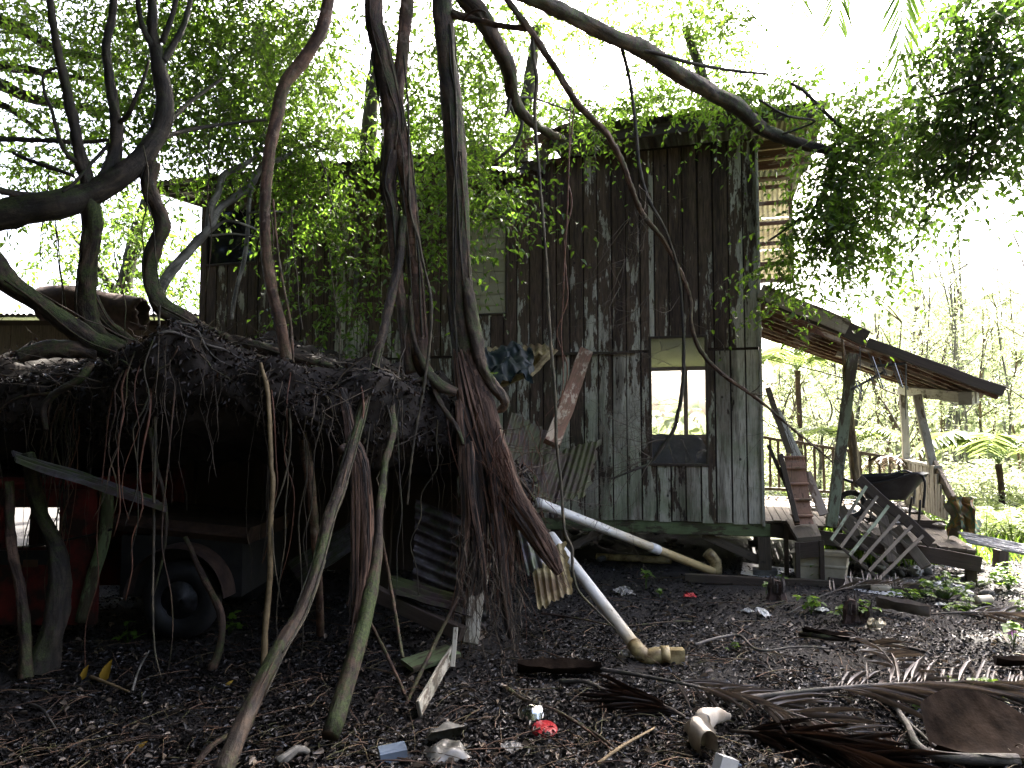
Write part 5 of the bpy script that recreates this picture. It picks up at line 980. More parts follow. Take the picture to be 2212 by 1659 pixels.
# painted rag
mb = MB()
def ragfn(u, v):
    u = .5+(u-.5)*(.55+.45*v+.12*math.sin(v*9)); v = v*(1+.16*math.sin(u*11)+.08*math.sin(u*29))
    q = hat(2042+66*u+8*v, 1072+78*v+14*abs(u-.35)*v, .55-.35*v*u); return q+Vector((.05*vnoise(u*14, v*3, 2), .10*math.sin(u*13)*(.4+.6*v)+.04*vnoise(u*9, v*11, 6), .03*vnoise(u*11, v*9, 3)))
mb.grid(ragfn, 46, 34, 1, 1.1); tag(inst('painted_rag', mb.me('painted_rag', M['rag'], True), HM), 'rotting painted banner cloth of green and orange draped over the porch stair rail', 'cloth')
sheet('roof_sheet', 'bright white corrugated sheet lying tilted below the painted rag', hat(2066, 1146, .1), hat(2240, 1180, -.8), hat(2092, 1172, -.25), 'bright', .07, .01, 'u')
WMs = HM
# move the last sheet into the world frame: its corners were given in the house frame
o = [q for q in C.objects if q.name.startswith('roof_sheet') and q.parent is None][-1]; o.matrix_basis = HM
plank('timber_stub', 'short dark timber stub standing under the bright white sheet', gnd(2160, 1240), gnd(2160, 1240)+Vector((.02, 0, .24)), .10, .12, 'wooddk', cat='timber')
# rubbish: crumpled bags, bottles, stones
def lump_me(name, mat, sd, amp=.28, n=14):
    mb = MB()
    def fn(u, v):
        th = 2*math.pi*u; ph = math.pi*(v-.5); x, y, z = math.cos(ph)*math.cos(th), math.cos(ph)*math.sin(th), math.sin(ph)
        q = 1+amp*(vnoise(x*2.3+sd, y*2.7+z*2, sd)+.7*vnoise(x*5.1+z*4, y*5.9+sd, sd*2)+.4*vnoise(x*11+y*7, z*12, sd*3)); return (x*q, y*q, z*q*.75)
    mb.grid(fn, n*2, n); return mb.me(name, M[mat], amp < .2)
def crumple_me(name, mat, sd, n=9):
    mb = MB(); rd = random.Random(sd); h = [[rd.gauss(0, 1) for _ in range(n+1)] for _ in range(n+1)]
    def fn(u, v):
        i, j = int(round(u*n)), int(round(v*n)); d = math.hypot(u-.5, v-.5); return ((u-.5)*2*(1-.25*abs(h[i][j])*.5)+h[j][i]*.10, (v-.5)*1.7+h[(i*3) % (n+1)][j]*.12, .45*math.exp(-d*d*5)+h[i][j]*.22*(1-d*.7)-.1)
    mb.grid(fn, n, n); return mb.me(name, M[mat], False)
bags = [crumple_me('plastic_bag', ('bagdirty', 'bag', 'bagdirty')[i % 3], i+50) for i in range(5)]+[lump_me('plastic_bag', 'bag' if i % 2 else 'bagdirty', i*1.3+.4) for i in range(6)]; stones = [lump_me('stone', 'rock', i*2.1+3, .14, 10) for i in range(3)]
random.seed(101)
def put(me, p, s, name, label, cat, group, sq=1.0):
    o = inst(name, me, Matrix.Translation(p) @ Matrix.Rotation(random.random()*6.3, 4, 'Z') @ Matrix.Rotation(random.gauss(0, .3), 4, 'X') @ Matrix.Diagonal((s*random.uniform(.8, 1.3), s*random.uniform(.8, 1.2), s*random.uniform(.6, 1.0)*sq, 1))); return tag(o, label, cat, group)
def onground(px, py, s, me, *a): p = gnd(px, py); put(me, p+Vector((0, 0, s*.42)), s, *a)
for (px, py, s) in ((2072, 1236, .09), (2040, 1248, .10), (2095, 1232, .08), (1998, 1262, .07), (2060, 1278, .07), (2090, 1290, .06), (2010, 1230, .09), (1975, 1235, .08), (1960, 1262, .07), (2118, 1265, .07), (1925, 1268, .06), (1880, 1272, .05), (1905, 1255, .06), (2140, 1285, .06), (1948, 1215, .08), (2105, 1205, .15), (2070, 1200, .12))+tuple((random.uniform(1840, 2130), random.uniform(1190, 1285), random.uniform(.04, .09)) for _ in range(26)):
    bm = random.choice(bags); bl = 'clean white' if 'dirty' not in bm.materials[0].name else 'grimy grey'; onground(px, py, s, bm, 'plastic_bag', '%s crumpled plastic bag in the rubbish heap below the lattice panel' % bl, 'rubbish bag', '%s bags in the rubbish heap' % bl)
for i in range(26):
    lx, ly = random.uniform(.5, 1.85), random.uniform(.35, 2.9); s = random.uniform(.04, .10)
    bm = random.choice(bags); bl = 'clean white' if 'dirty' not in bm.materials[0].name else 'grimy grey'; put(bm, hw(lx, ly, dz(lx, ly)+.02+s*.4), s, 'plastic_bag', '%s crumpled plastic bag strewn on the porch floor round the wheelbarrow' % bl, 'rubbish bag', '%s bags on the porch floor' % bl, .7)
for i in range(22):
    px, py = random.choice(((random.uniform(1960, 2190), random.uniform(1255, 1330)), (random.uniform(1850, 2000), random.uniform(1215, 1275)))); onground(px, py, random.uniform(.03, .08), random.choice(stones), 'stone', 'dark rounded stone among the rubbish beside the porch', 'stone', 'stones among the rubbish')
for i in range(44):
    lx, ly = random.uniform(-3.4, -.2), random.uniform(.4, 4.2); p = hw(lx, ly, 0); put(random.choice(stones+[bags[0]]), Vector((p.x, p.y, .03)), random.uniform(.03, .075), 'stone', 'rubble lump lying under the raised floor of the house', 'stone', 'rubble under the house')
def can(px, py, r, L, mat, label, az=.3, cat='bottle', name='bottle'):
    p = gnd(px, py)+Vector((0, 0, r)); d = Vector((math.cos(az), math.sin(az), .03)); o = thing(name, label, cat, p); mb = MB(); mb.tube([(*(p-d*L/2), r), (*(p+d*L*.25), r), (*(p+d*L*.36), r*.5), (*(p+d*L*.42), r*.36)], 14, .02, .02); mb.build('body', M[mat], o, True); mb = MB(); mb.tube([(*(p+d*L*.42), r*.42), (*(p+d*L*.5), r*.42)], 12); mb.build('cap', M['blackplastic'], o, True)
can(2080, 1262, .045, .2, 'steel', 'dented ribbed metal can in the rubbish heap by the green plants', .5, 'can', 'can'); can(1905, 1278, .035, .2, 'beige', 'tan plastic bottle lying before the lattice panel', -.2); can(1930, 1272, .03, .16, 'bag', 'white plastic bottle lying before the lattice panel', .1); can(2130, 1310, .04, .18, 'beige', 'tan crushed bottle beside the green plants', .2)
sheet('fallen_board', 'peeling white board lying on the ground past the house footing', gnd(1605, 1222)+Vector((0, 0, .04)), gnd(1930, 1262)+Vector((0, 0, .02)), gnd(1600, 1246)+Vector((0, 0, .03)), 'bright', .9, .006, 'u', cat='board')
plank('ground_sill', 'dark squared timber lying on the ground before the house footing', gnd(1480, 1262)+Vector((0, 0, .04)), gnd(1800, 1275)+Vector((0, 0, .03)), .06, .08, 'wooddk', (0, 0, 1), 'timber')
plank('dark_timber', 'dark timber lying across the ground below the rubbish heap', gnd(1790, 1272)+Vector((0, 0, .04)), gnd(2000, 1280)+Vector((0, 0, .03)), .07, .09, 'wooddk', (0, 0, 1), 'timber')
# ------------------------------------------------------------------ ground litter
rng = np.random.default_rng(8); random.seed(8)
def gpts(n, y0=3.1, y1=9.0, spread=1.12):
    Y = 1/rng.uniform(1/y1, 1/y0, n); X = Y*rng.uniform(-.70*spread, .70*spread, n); return X, Y
X, Y = gpts(104000); kp = np.array([mnoise.noise((a*1.1, b*1.1, 3))+.5*mnoise.noise((a*3.1, b*3.1, 8)) for a, b in zip(X, Y)]); kk = rng.random(len(X)) < np.clip(.75+kp*1.1, .16, 1); X, Y = X[kk], Y[kk]; Z = np.array([gz(a, b) for a, b in zip(X, Y)]); n = len(X)
P = np.stack([X, Y, Z+rng.uniform(.002, .022, n)], 1); D = np.stack([rng.normal(0, 1, n), rng.normal(0, 1, n), rng.normal(.05, .28, n)], 1); N = np.stack([rng.normal(0, .38, n), rng.normal(0, .38, n), np.ones(n)], 1)
lv = Leaves(); lv.leaf(P, D, N, rng.uniform(.012, .042, n), rng.random(n)**2.6, wid=.25, fold=.16, droop=.25); lv.build(None, M['ground_litter'], None, 'leaf_litter'); tag(C.objects['leaf_litter'], 'dark wet leaf litter covering the ground', 'leaf litter', None, 'stuff')
X, Y = gpts(1100, 3.1, 8); n = len(X); P = np.stack([X, Y, np.array([gz(a, b) for a, b in zip(X, Y)])+.022], 1); lv = Leaves()
lv.leaf(P, np.stack([rng.normal(0, 1, n), rng.normal(0, 1, n), rng.normal(.1, .3, n)], 1), np.stack([rng.normal(0, .5, n), rng.normal(0, .5, n), np.ones(n)], 1), rng.uniform(.025, .06, n), wid=.26, fold=.2, droop=.3); lv.build(None, M['paledead'], None, 'pale_litter'); tag(C.objects['pale_litter'], 'scattered pale dry leaves on the dark litter', 'leaf litter', None, 'stuff')
m = 1300; k = 7; X, Y = gpts(m, 3.1, 8.2); T_ = np.linspace(0, 1, k); az = rng.random(m)*6.28; L = rng.uniform(.05, .65, m)*rng.random(m)**.7
PP = np.stack([X[:, None]+np.cos(az)[:, None]*L[:, None]*T_, Y[:, None]+np.sin(az)[:, None]*L[:, None]*T_, np.zeros((m, k))], 2); PP[..., :2] += np.cumsum(rng.normal(0, .008, (m, k, 2)), 1)
PP[..., 2] = np.array([[gz(a, b) for a, b in zip(r[:, 0], r[:, 1])] for r in PP])+.012+.02*rng.random((m, 1))+.03*np.sin(T_*3.14)[None, :]*rng.random((m, 1))
V, Q = strips(PP, np.linspace(1, .5, k)[None, :]*rng.uniform(.0015, .005, (m, 1))); tag(inst('twig_litter', np_mesh('twig_litter', V, Q, M['brown'])), 'fine fallen twigs strewn over the litter', 'twigs', None, 'stuff')
def gstick(label, pts, w_, mat='grey', lift=.02, name='fallen_stick'):
    o = thing(name, label, 'stick', gnd(*pts[0])); q = []
    for i, (x, y) in enumerate(pts):
        p = gnd(x, y); q.append((p.x, p.y, p.z+lift+(.03 if 0 < i < len(pts)-1 else 0), w_*.5*p.y/FPX*(1-.5*i/(len(pts)-1))))
    mb = MB(); mb.tube(q, 8, None, .12); mb.build('stem', M[mat], o, True)
    return o
gstick('brown stick lying from the mound litter toward the metal bowl', [(1090, 1500), (1130, 1540), (1200, 1565), (1270, 1600), (1330, 1640)], 9, 'brown')
gstick('forked brown stick lying beyond the metal bowl', [(1225, 1565), (1290, 1610), (1350, 1645)], 8, 'brown'); gstick('curved tan stick lying across the litter past the clear tray', [(1290, 1660), (1340, 1640), (1390, 1610), (1415, 1580)], 8, 'yelroot')
gstick('grey root stick lying behind the dark palm sheath', [(1210, 1490), (1260, 1500), (1300, 1520), (1345, 1532)], 12, 'grey'); gstick('looped pale root arching over the litter before the house', [(1500, 1400), (1560, 1390), (1600, 1388), (1640, 1425), (1720, 1415), (1790, 1410)], 7, 'grey', .04)
gstick('thin brown root lying below the drain pipe elbow', [(1170, 1330), (1260, 1350), (1340, 1360), (1450, 1352), (1500, 1345)], 5, 'brown'); gstick('thick dead branch lying before the lattice panel', [(1730, 1370), (1780, 1385), (1850, 1395), (1900, 1408), (2000, 1420)], 14, 'fig')
gstick('tan stick lying among yellow leaves in the shade of the mound', [(195, 1474), (240, 1496), (280, 1505)], 8, 'yelroot'); gstick('pale broken stick lying on the shaded litter', [(60, 1530), (90, 1552), (125, 1585)], 8, 'grey')
gstick('mossy stick lying at the foot of the leaning mossy trunk', [(415, 1665), (450, 1630), (500, 1585)], 16, 'brown'); gstick('thick pale log end lying on the litter beside the leaning trunk', [(600, 1660), (640, 1645), (665, 1635)], 26, 'pale', .03, 'log_end')
gstick('short white speckled stick leaning from the litter', [(285, 1525), (300, 1480), (322, 1432)], 6, 'pale', .08); gstick('curved dry strap lying before the dark palm sheath', [(1925, 1525), (1950, 1570), (1990, 1610), (2030, 1640), (2110, 1655)], 9, 'grey')
# rotten stumps
for i, (px, py, h, r_) in enumerate(((1840, 1345, .18, .05), (1680, 1300, .16, .07), (1870, 1345, .12, .05))):
    b = gnd(px, py); o = thing('rotten_stump', ('small rotten stump beside the pale dead branch', 'jagged rotten stump before the house footing', 'low dark stump end beside the seedlings')[i], 'stump', b); mb = MB(); mb.tube([(*b, r_*1.3), (*(b+Vector((0, 0, h*.6))), r_), (*(b+Vector((.01, 0, h))), r_*.7)], 11, .04, .35); mb.build('bole', M['log'], o); sp_m = MB()
    for q_ in range(9):
        az = q_*.7+random.random()*.4; e_ = b+Vector((math.cos(az)*r_*.8, math.sin(az)*r_*.8, h*.4)); sp_m.tube([(*e_, r_*.34), (*(e_+Vector((0, 0, h*.45))), r_*.24), (*(e_+Vector((random.gauss(0, .01), 0, h*random.uniform(.55, 1.0)))), .002)], 5, .04, .3)
    tag(sp_m.build('splinters', M['torndark'], o), kind='stuff')
# ------------------------------------------------------------------ palm fronds on the ground
def frond(o, base, tip, n, Lf, mat, z0=.03, rise=.04, rach='dryfrond', wid=.014, side=(1, 1), flat=.1, start=.3, rr=.012, sag=.0, stemmat='grey', sp=(.45, .8)):
    base, tip = Vector(base), Vector(tip); ax = tip-base; L = ax.length; d = ax.normalized(); s_ = d.cross(Vector((0, 0, 1))).normalized(); lv = Leaves()
    def pt(t): q = base+ax*t; q.z += rise*math.sin(math.pi*t)-sag*t*t; return q
    mb = MB(); mb.tube([(*pt(t), rr*(1-.8*t)) for t in (0, .2, .4, .6, .8, 1)], 7, .1, .06); mb.build('rachis', M[stemmat], o, True); cs, ds, ns, ss = [], [], [], []
    for k in range(n):
        t = start+(1-start)*k/n
        for sg in (-1, 1):
            if not side[0 if sg < 0 else 1]: continue
            if random.random() < .08: continue
            cs.append(pt(t)); ds.append(d*random.uniform(.5, .9)+s_*sg*random.uniform(*sp)+Vector((0, 0, random.gauss(flat, .10)))); ns.append((random.gauss(0, .4), random.gauss(0, .4), 1)); ss.append(Lf*random.uniform(.6, 1.1)*(1-.45*abs(t-.55)))
    cs, ds, ns, ss = map(np.array, (cs, ds, ns, ss)); lv.leaf(cs, ds, ns, ss, wid=wid/Lf*.75, fold=.015, droop=.14); return lv.build(o, M[mat], None, 'leaflets')
f1 = thing('palm_frond', 'fallen grey palm frond with a swollen pale sheath at its base', 'palm frond', gnd(1530, 1610))
b = gnd(1572, 1552)+Vector((0, 0, .10)); frond(f1, b, gnd(2230, 1500)+Vector((0, 0, .05)), 46, .52, 'dryfrond', rise=.04, start=.34, rr=.016, flat=.05)
sp_ = [Vector(p) for p in (at(1574, 1549, 3.95), at(1548, 1546, 3.86), at(1518, 1560, 3.76), at(1506, 1588, 3.66), at(1532, 1612, 3.56))]; sr_ = (.018, .034, .056, .068, .062)
def sheathfn(u, v):
    k = v*4*.9999; i = int(k); t = k-i; t2 = t*t*(3-2*t); q = sp_[i].lerp(sp_[i+1], t); r_ = sr_[i]*(1-t2)+sr_[i+1]*t2; tn = (sp_[i+1]-sp_[i]).lerp(sp_[min(i+2, 4)]-sp_[min(i+1, 3)], t2).normalized()
    a_ = tn.cross(Vector((0, 1, .2))).normalized(); b_ = tn.cross(a_); th = 2*math.pi*u; r_ *= 1+.10*math.sin(th*2+v*3)+.05*vnoise(u*6, v*5, 2)
    return q+a_*math.cos(th)*r_*1.15+b_*math.sin(th)*r_*.75
mb = MB(); mb.grid(sheathfn, 32, 40); mb.build('sheath', M['sheath'], f1, True)
f2 = thing('palm_frond', 'fallen palm frond with a long dark paddle sheath lying before the drain pipe', 'palm frond', gnd(1130, 1475))
def padfn(px0, py0, px1, py1, wpx, up, curl, one=False):
    a, b_ = gnd(px0, py0), gnd(px1, py1); d = (b_-a); s_ = d.normalized().cross(Vector((0, 0, 1)))
    def fn(u, v):
        w_ = wpx*max(.10, math.sin(math.pi*(.04+.93*v))**.55)*(1+.06*vnoise(v*14, u*3, 1)); q = a+d*v+s_*((u-.5)*w_); q.z += .02+(up*(abs(u-.5)*2)**2*curl if not one else up*(max(0, .62-u)/.62)**1.4*math.sin(math.pi*min(1, .12+.75*v+.12))**.6+.03*max(0, u-.8)*5)+.02*(1-v)+.008*vnoise(u*4, v*9, 3); return q
    return fn
mb = MB(); mb.grid(padfn(1118, 1468, 1300, 1470, .20, .06, 1), 14, 30); mb.build('sheath', M['sheathdk'], f2, True)
frond(f2, gnd(1290, 1470)+Vector((0, 0, .05)), gnd(1850, 1600)+Vector((0, 0, .03)), 30, .45, 'dryfrond', start=.35, rr=.014)
f3 = thing('palm_frond', 'fallen palm frond with a big dark curled sheath at the edge of the litter', 'palm frond', gnd(2100, 1655))
mb = MB(); mb.grid(padfn(2008, 1632, 2290, 1628, .40, .20, 1, True), 18, 26); mb.build('sheath', M['sheathdk'], f3, True)
mb = MB(); q = gnd(2010, 1652); mb.tube([(*(gnd(1925, 1532)+Vector((0, 0, .04))), .012), (*(gnd(1960, 1590)+Vector((0, 0, .05))), .016), (*(q+Vector((0, 0, .05))), .022), (*(gnd(2200, 1665)+Vector((0, 0, .04))), .03)], 8); mb.build('rachis', M['grey'], f3, True)
f4 = thing('palm_frond', 'small fallen palm frond with comb-like leaflets before the house footing', 'palm frond', gnd(1850, 1310)); frond(f4, gnd(1700, 1330)+Vector((0, 0, .02)), gnd(1960, 1292)+Vector((0, 0, .08)), 26, .24, 'dryfrond', rise=.12, start=.35, rr=.008, flat=.5, side=(1, 1))
f5 = thing('palm_frond', 'fallen frond with a pale sheath lying beyond the seedlings', 'palm frond', gnd(1900, 1330)); mb = MB(); mb.grid(padfn(1895, 1325, 2010, 1345, .15, .09, 1), 14, 20); mb.build('sheath', M['sheathgrey'], f5, True); frond(f5, gnd(2000, 1342)+Vector((0, 0, .04)), gnd(2330, 1350)+Vector((0, 0, .04)), 20, .4, 'dryfrond', start=.3, rr=.01)
f6 = thing('palm_frond', 'flat dry frond with long dark leaflets spread below the swollen sheath', 'palm frond', gnd(1700, 1590)); frond(f6, gnd(1580, 1580)+Vector((0, 0, .02)), gnd(1880, 1668)+Vector((0, 0, .02)), 64, .5, 'litter', start=.05, rr=.01, wid=.005, sp=(.15, .4), stemmat='twig')
frond(f6, gnd(1480, 1555)+Vector((0, 0, .02)), gnd(1360, 1535)+Vector((0, 0, .02)), 34, .4, 'litter', start=.05, rr=.008, wid=.005, sp=(.15, .4), stemmat='twig')
f7 = thing('palm_frond', 'dry curled palm leaflets sprawling beside the looped root', 'palm frond', gnd(1900, 1430)); frond(f7, gnd(1870, 1400)+Vector((0, 0, .04)), gnd(1960, 1500)+Vector((0, 0, .03)), 16, .35, 'dryfrond', rise=.06, start=.1, rr=.008, flat=.35)
f8 = thing('palm_frond', 'dark boat shaped palm spathe lying before the looped root', 'palm spathe', gnd(1740, 1380)); mb = MB(); mb.grid(padfn(1735, 1372, 1880, 1402, .10, .035, 1), 14, 20); mb.build('shell', M['sheathdk'], f8, True)
f9 = thing('palm_frond', 'dark split palm spathe near the violet flower', 'palm spathe', gnd(2190, 1440)); mb = MB(); mb.grid(padfn(2150, 1452, 2330, 1448, .13, .05, 1), 14, 20); mb.build('shell', M['sheathdk'], f9, True)
# ------------------------------------------------------------------ small rubbish
def lathe(name, prof, p, mat, parent=None, M_=None):
    mb = MB(); n = len(prof)-1
    mb.grid(lambda u, v: (prof[min(n, int(v*n+.5))][0]*math.cos(2*math.pi*u), prof[min(n, int(v*n+.5))][0]*math.sin(2*math.pi*u), prof[min(n, int(v*n+.5))][1]), 28, n); return inst(name, mb.me(name, M[mat], True), Matrix.Translation(p) @ (M_ or Matrix.Identity(4)), parent)
p = gnd(1148, 1558); tag(lathe('metal_bowl', [(.005, .075), (.03, .073), (.055, .062), (.072, .04), (.078, .012), (.082, .006), (.078, .004)], p, 'chrome'), 'shiny upturned steel bowl lying in the litter', 'bowl')
p = gnd(1176, 1584); tag(lathe('red_lid', [(.002, .012), (.06, .012), (.066, .006), (.066, 0)], p+Vector((0, 0, .008)), 'redplastic', None, Matrix.Rotation(.25, 4, 'X')), 'dull red plastic lid beside the steel bowl', 'lid')  # plastic lid modelled as a low disc
cl = thing('food_tray', 'cloudy plastic food tray lying open in the litter', 'tray', gnd(965, 1640))
for nm, off, rx in (('base', (0, 0, .02), .1), ('lid', (-.02, .13, .05), -.7)):
    mb = MB()
    mb.grid(lambda u, v: ((u-.5)*.19, (v-.5)*.15, .035*max(0, min(1, 6*min(u, 1-u, v, 1-v)))-.012*math.sin(u*9)*math.sin(v*9)), 18, 16); inst(nm, mb.me(nm, M['clear'], True), Matrix.Translation(gnd(965, 1640)+Vector(off)) @ Matrix.Rotation(.5, 4, 'Z') @ Matrix.Rotation(rx, 4, 'X'), cl)
bx = thing('white_carton', 'small white carton standing at the lower edge beside the pale sheath', 'carton', gnd(1558, 1690)); 
for nm, c, d in (('body', (0, 0, .05), (.10, .045, .10)), ('flap', (.055, .0, .085), (.03, .045, .008))):
    mb = MB(); mb.box(Vector(c), d); inst(nm, mb.me(nm, M['bag'] if nm == 'body' else M['blue']), Matrix.Translation(gnd(1558, 1690)) @ Matrix.Rotation(.5, 4, 'Z') @ Matrix.Rotation(.4, 4, 'Y'), bx)
bx = thing('dark_carton', 'dark grey carton half buried in the litter beside the clear tray', 'carton', gnd(848, 1648)); mb = MB(); mb.beam((-.06, 0, .03), (.06, 0, .04), .09, .06, (0, 0, 1), .008); inst('body', mb.me('body', M['blue']), Matrix.Translation(gnd(848, 1648)) @ Matrix.Rotation(.3, 4, 'Z'), bx)
for i, (px, py, s, mt, lab) in enumerate(((1355, 1425, .05, 'bagdirty', 'crumpled pale paper beside the drain pipe elbow'), (1420, 1418, .06, 'rock', 'grey stone above the drain pipe elbow'), (1348, 1282, .08, 'bagdirty', 'dirty cloth scrap in the litter under the house edge'), (1615, 1322, .05, 'bag', 'white paper scrap before the jagged stump'), (1490, 1290, .05, 'redplastic', 'bright red wrapper lying before the house'), (1650, 1328, .06, 'bag', 'white plastic scrap lying beside the jagged stump'), (1775, 1322, .05, 'bag', 'pale scrap lying beside the seedlings'), (2110, 1330, .07, 'bagdirty', 'tan rolled paper below the green plants'), (1760, 1226, .06, 'redplastic', 'red wrapper showing behind the beige bin'), (1105, 1620, .05, 'bagdirty', 'pale cupped dead leaf scrap beyond the clear tray'), (1890, 1358, .07, 'beige', 'cream broken block beside the low dark stump'), (2035, 1312, .05, 'bag', 'white scrap lying under the green plants'))):
    onground(px, py, s, (crumple_me('scrap', mt, i+7) if mt != 'rock' else lump_me('scrap', mt, i*1.7+.2, .25, 10)), 'scrap', lab, 'scrap', None)
rng = np.random.default_rng(2)
for i, (px, py, s) in enumerate(((222, 1480, .14), (178, 1478, .09), (488, 1480, .05), (297, 1620, .05))):
    o = thing('yellow_leaf', ('large curled yellow leaf standing in the shaded litter', 'olive yellow leaf beside the large yellow one', 'small yellow leaf on the shaded litter below the pale stick', 'tiny yellow leaf on the dark litter below the speckled stick')[i], 'leaf', gnd(px, py)); c = np.array([gnd(px, py)]); lv = Leaves(); lv.leaf(c+np.array([[0, 0, .01]]), np.array([[.25, .1, 1.0 if i < 2 else .2]]), np.array([[0, -1, .3]]), s, wid=.22); lv.build(o, M['yelleaf'], None, 'blade')
# ------------------------------------------------------------------ green seedlings and weeds
def seedling(label, px, py, n, h, spread, size, group=None, mat='herb', name='seedling', cat='plant'):
    b = gnd(px, py); o = thing(name, label, cat, b, group); mb = MB(); c, d, nn = [], [], []
    for k in range(n):
        t = random.random(); az = random.random()*6.28; p = b+Vector((math.cos(az)*spread*t, math.sin(az)*spread*t*.7, h*(.35+.65*random.random())*(1-.4*t))); mb.tube([(*b, .0022), (*(b.lerp(p, .5)+Vector((0, 0, h*.12))), .0018), (*p, .0012)], 4, .2)
        for q in range(3):
            a2 = az+q*2.1+random.gauss(0, .3); c.append(p); d.append((math.cos(a2), math.sin(a2), random.gauss(0, .2))); nn.append((random.gauss(0, .3), random.gauss(0, .3), 1))
    mb.build('stems', M['herb'], o); lv = Leaves(); m_ = len(c); lv.leaf(np.array(c), np.array(d), np.array(nn), rng.uniform(.6, 1.15, m_)*size, wid=.36, fold=.06, droop=.2); lv.build(o, M[mat], None, 'leaves'); return o
random.seed(66)
for px, py, n, h, sp, sz, lab in ((2045, 1300, 46, .26, .26, .06, 'dense clump of bright green weeds before the stones'), (2180, 1275, 44, .30, .26, .065, 'bright green weed clump beside the bright white sheet'), (1975, 1300, 20, .14, .22, .05, 'low bright green weeds before the bottles'), (2090, 1325, 22, .14, .2, .05, 'low green weeds trailing from the dense clump'),
          (1752, 1325, 8, .22, .10, .07, 'tall green seedling beside the jagged stump'), (1822, 1340, 9, .16, .14, .05, 'green seedling on the small rotten stump'), (1868, 1345, 11, .20, .14, .05, 'green seedling over the low dark stump'), (1772, 1268, 6, .34, .06, .08, 'single tall green seedling before the beige bin'), (1890, 1270, 5, .14, .08, .06, 'small green seedling before the bottles'),
          (1655, 1290, 4, .10, .08, .05, 'tiny green seedling before the white board'), (1690, 1272, 5, .14, .06, .05, 'green sprout beside the white board'), (1590, 1400, 3, .06, .06, .04, 'tiny green sprout in the open litter'), (2120, 1518, 22, .16, .20, .055, 'green creeper lying over the palm frond stem'), (2020, 1532, 8, .09, .12, .06, 'low green leaves on the palm frond stem'), (2190, 1390, 8, .20, .08, .07, 'leafy sprout beside the violet flower'), (2212, 1335, 12, .2, .1, .06, 'leafy weed at the end of the pale sheath frond'),
          (1395, 1275, 5, .28, .07, .07, 'green sapling growing under the house beam'), (1425, 1285, 4, .12, .06, .05, 'low sprout before the yellowed pipe'), (495, 1370, 8, .18, .12, .06, 'dark green sprout in the shade before the truck'), (275, 1385, 6, .16, .12, .07, 'dim broad leaved sprout below the fender')):
    seedling(lab, px, py, n, h, sp, sz)
seedling('three leafed bright sprout growing on the mossy root', 1065, 900, 1, .1, .02, .06)
for o in [q for q in C.objects if q.get('label', '').startswith('three leafed')]:
    sh_ = at(1068, 830, 5.25)-gnd(1065, 900); o.matrix_basis = Matrix.Translation(sh_) @ o.matrix_basis
b = gnd(2185, 1388); o = thing('violet_flower', 'single violet five petalled flower near the dark split spathe', 'flower', b); an_ = np.linspace(0, 2*math.pi, 6)[:5]; c0 = np.array(b)+np.array([0, 0, .10]); lv = Leaves(); lv.leaf(np.repeat(c0[None], 5, 0), np.stack([np.cos(an_), np.full(5, -.25), np.sin(an_)], 1), np.tile([0, -1, .2], (5, 1)).astype(float), .035, wid=.38, fold=.02); lv.build(o, M['violet'], None, 'petals'); mb = MB(); mb.tube([(*b, .002), (*c0, .002)], 4); mb.build('stem', M['herb'], o)
# broad leaved sprays near the cream window
for i, (px, py) in enumerate(((1035, 560), (1100, 548))):
    o = thing('leaf_spray', ('glossy pale green leaf spray before the cream slatted window', 'small glossy leaf spray beside the trunk before the cream window')[1-i], 'leaves', at(px, py, 5.3)); lv = Leaves(); St = np.array([at(px-25, py-6, 5.3)]); lv.sprays(St, np.array([[1, -.1, .1]]), .22, 9 if i == 0 else 5, .085, .2, (.5, .9), .003, .6); lv.build(o, M['near_leaf'] if False else M['fig_leaf'], M['twig'], 'blades', 'stem')
# ------------------------------------------------------------------ trees behind the house
rng = np.random.default_rng(55); random.seed(55)
def bgtree(label, px, Y, pts, blobs, mat='far_leaf', size=.10, bark_='fig', name='forest_tree', tw=.005, **k):
    b = at(px, 930, Y); o = thing(name, label, 'tree', (b.x, Y, 0)); lv = Leaves()
    for i, q in enumerate(pts): trunk(o, 'trunk' if i == 0 else 'limb', q, bark_, 8, .1)
    for a in blobs: blob(lv, *a, size=size, twig=tw, **k)
    lv.build(o, M[mat], M['twig']); return o
bgtree('large tree with long dark limbs reaching in above the shed roof', -120, 9.0, [[(-140, 900, 90, 9), (-140, 300, 80, 9), (-150, 0, 60, 9)], [(-140, 0, 40, 9), (0, 45, 28, 8.8), (60, 70, 26, 8.8), (116, 106, 22, 8.8), (186, 122, 16, 8.8), (260, 128, 10, 8.8)], [(-140, 100, 30, 9), (0, 142, 20, 8.8), (65, 150, 18, 8.8), (115, 162, 15, 8.8), (200, 170, 10, 8.8)], [(-140, 120, 36, 9), (0, 182, 26, 8.8), (50, 205, 24, 8.8), (130, 226, 18, 8.8), (186, 234, 14, 8.8), (260, 240, 8, 8.8)], [(-140, 200, 26, 9), (0, 226, 16, 8.8), (44, 252, 12, 8.8), (90, 290, 8, 8.8)]],
       [(60, 20, 9.5, 180, 80, 1, 150), (200, 150, 9.5, 150, 90, 1, 90), (40, 300, 9.3, 130, 90, .9, 70), (130, 380, 9.3, 120, 50, .8, 60), (300, 50, 9.5, 160, 120, 1, 150)], size=.075)
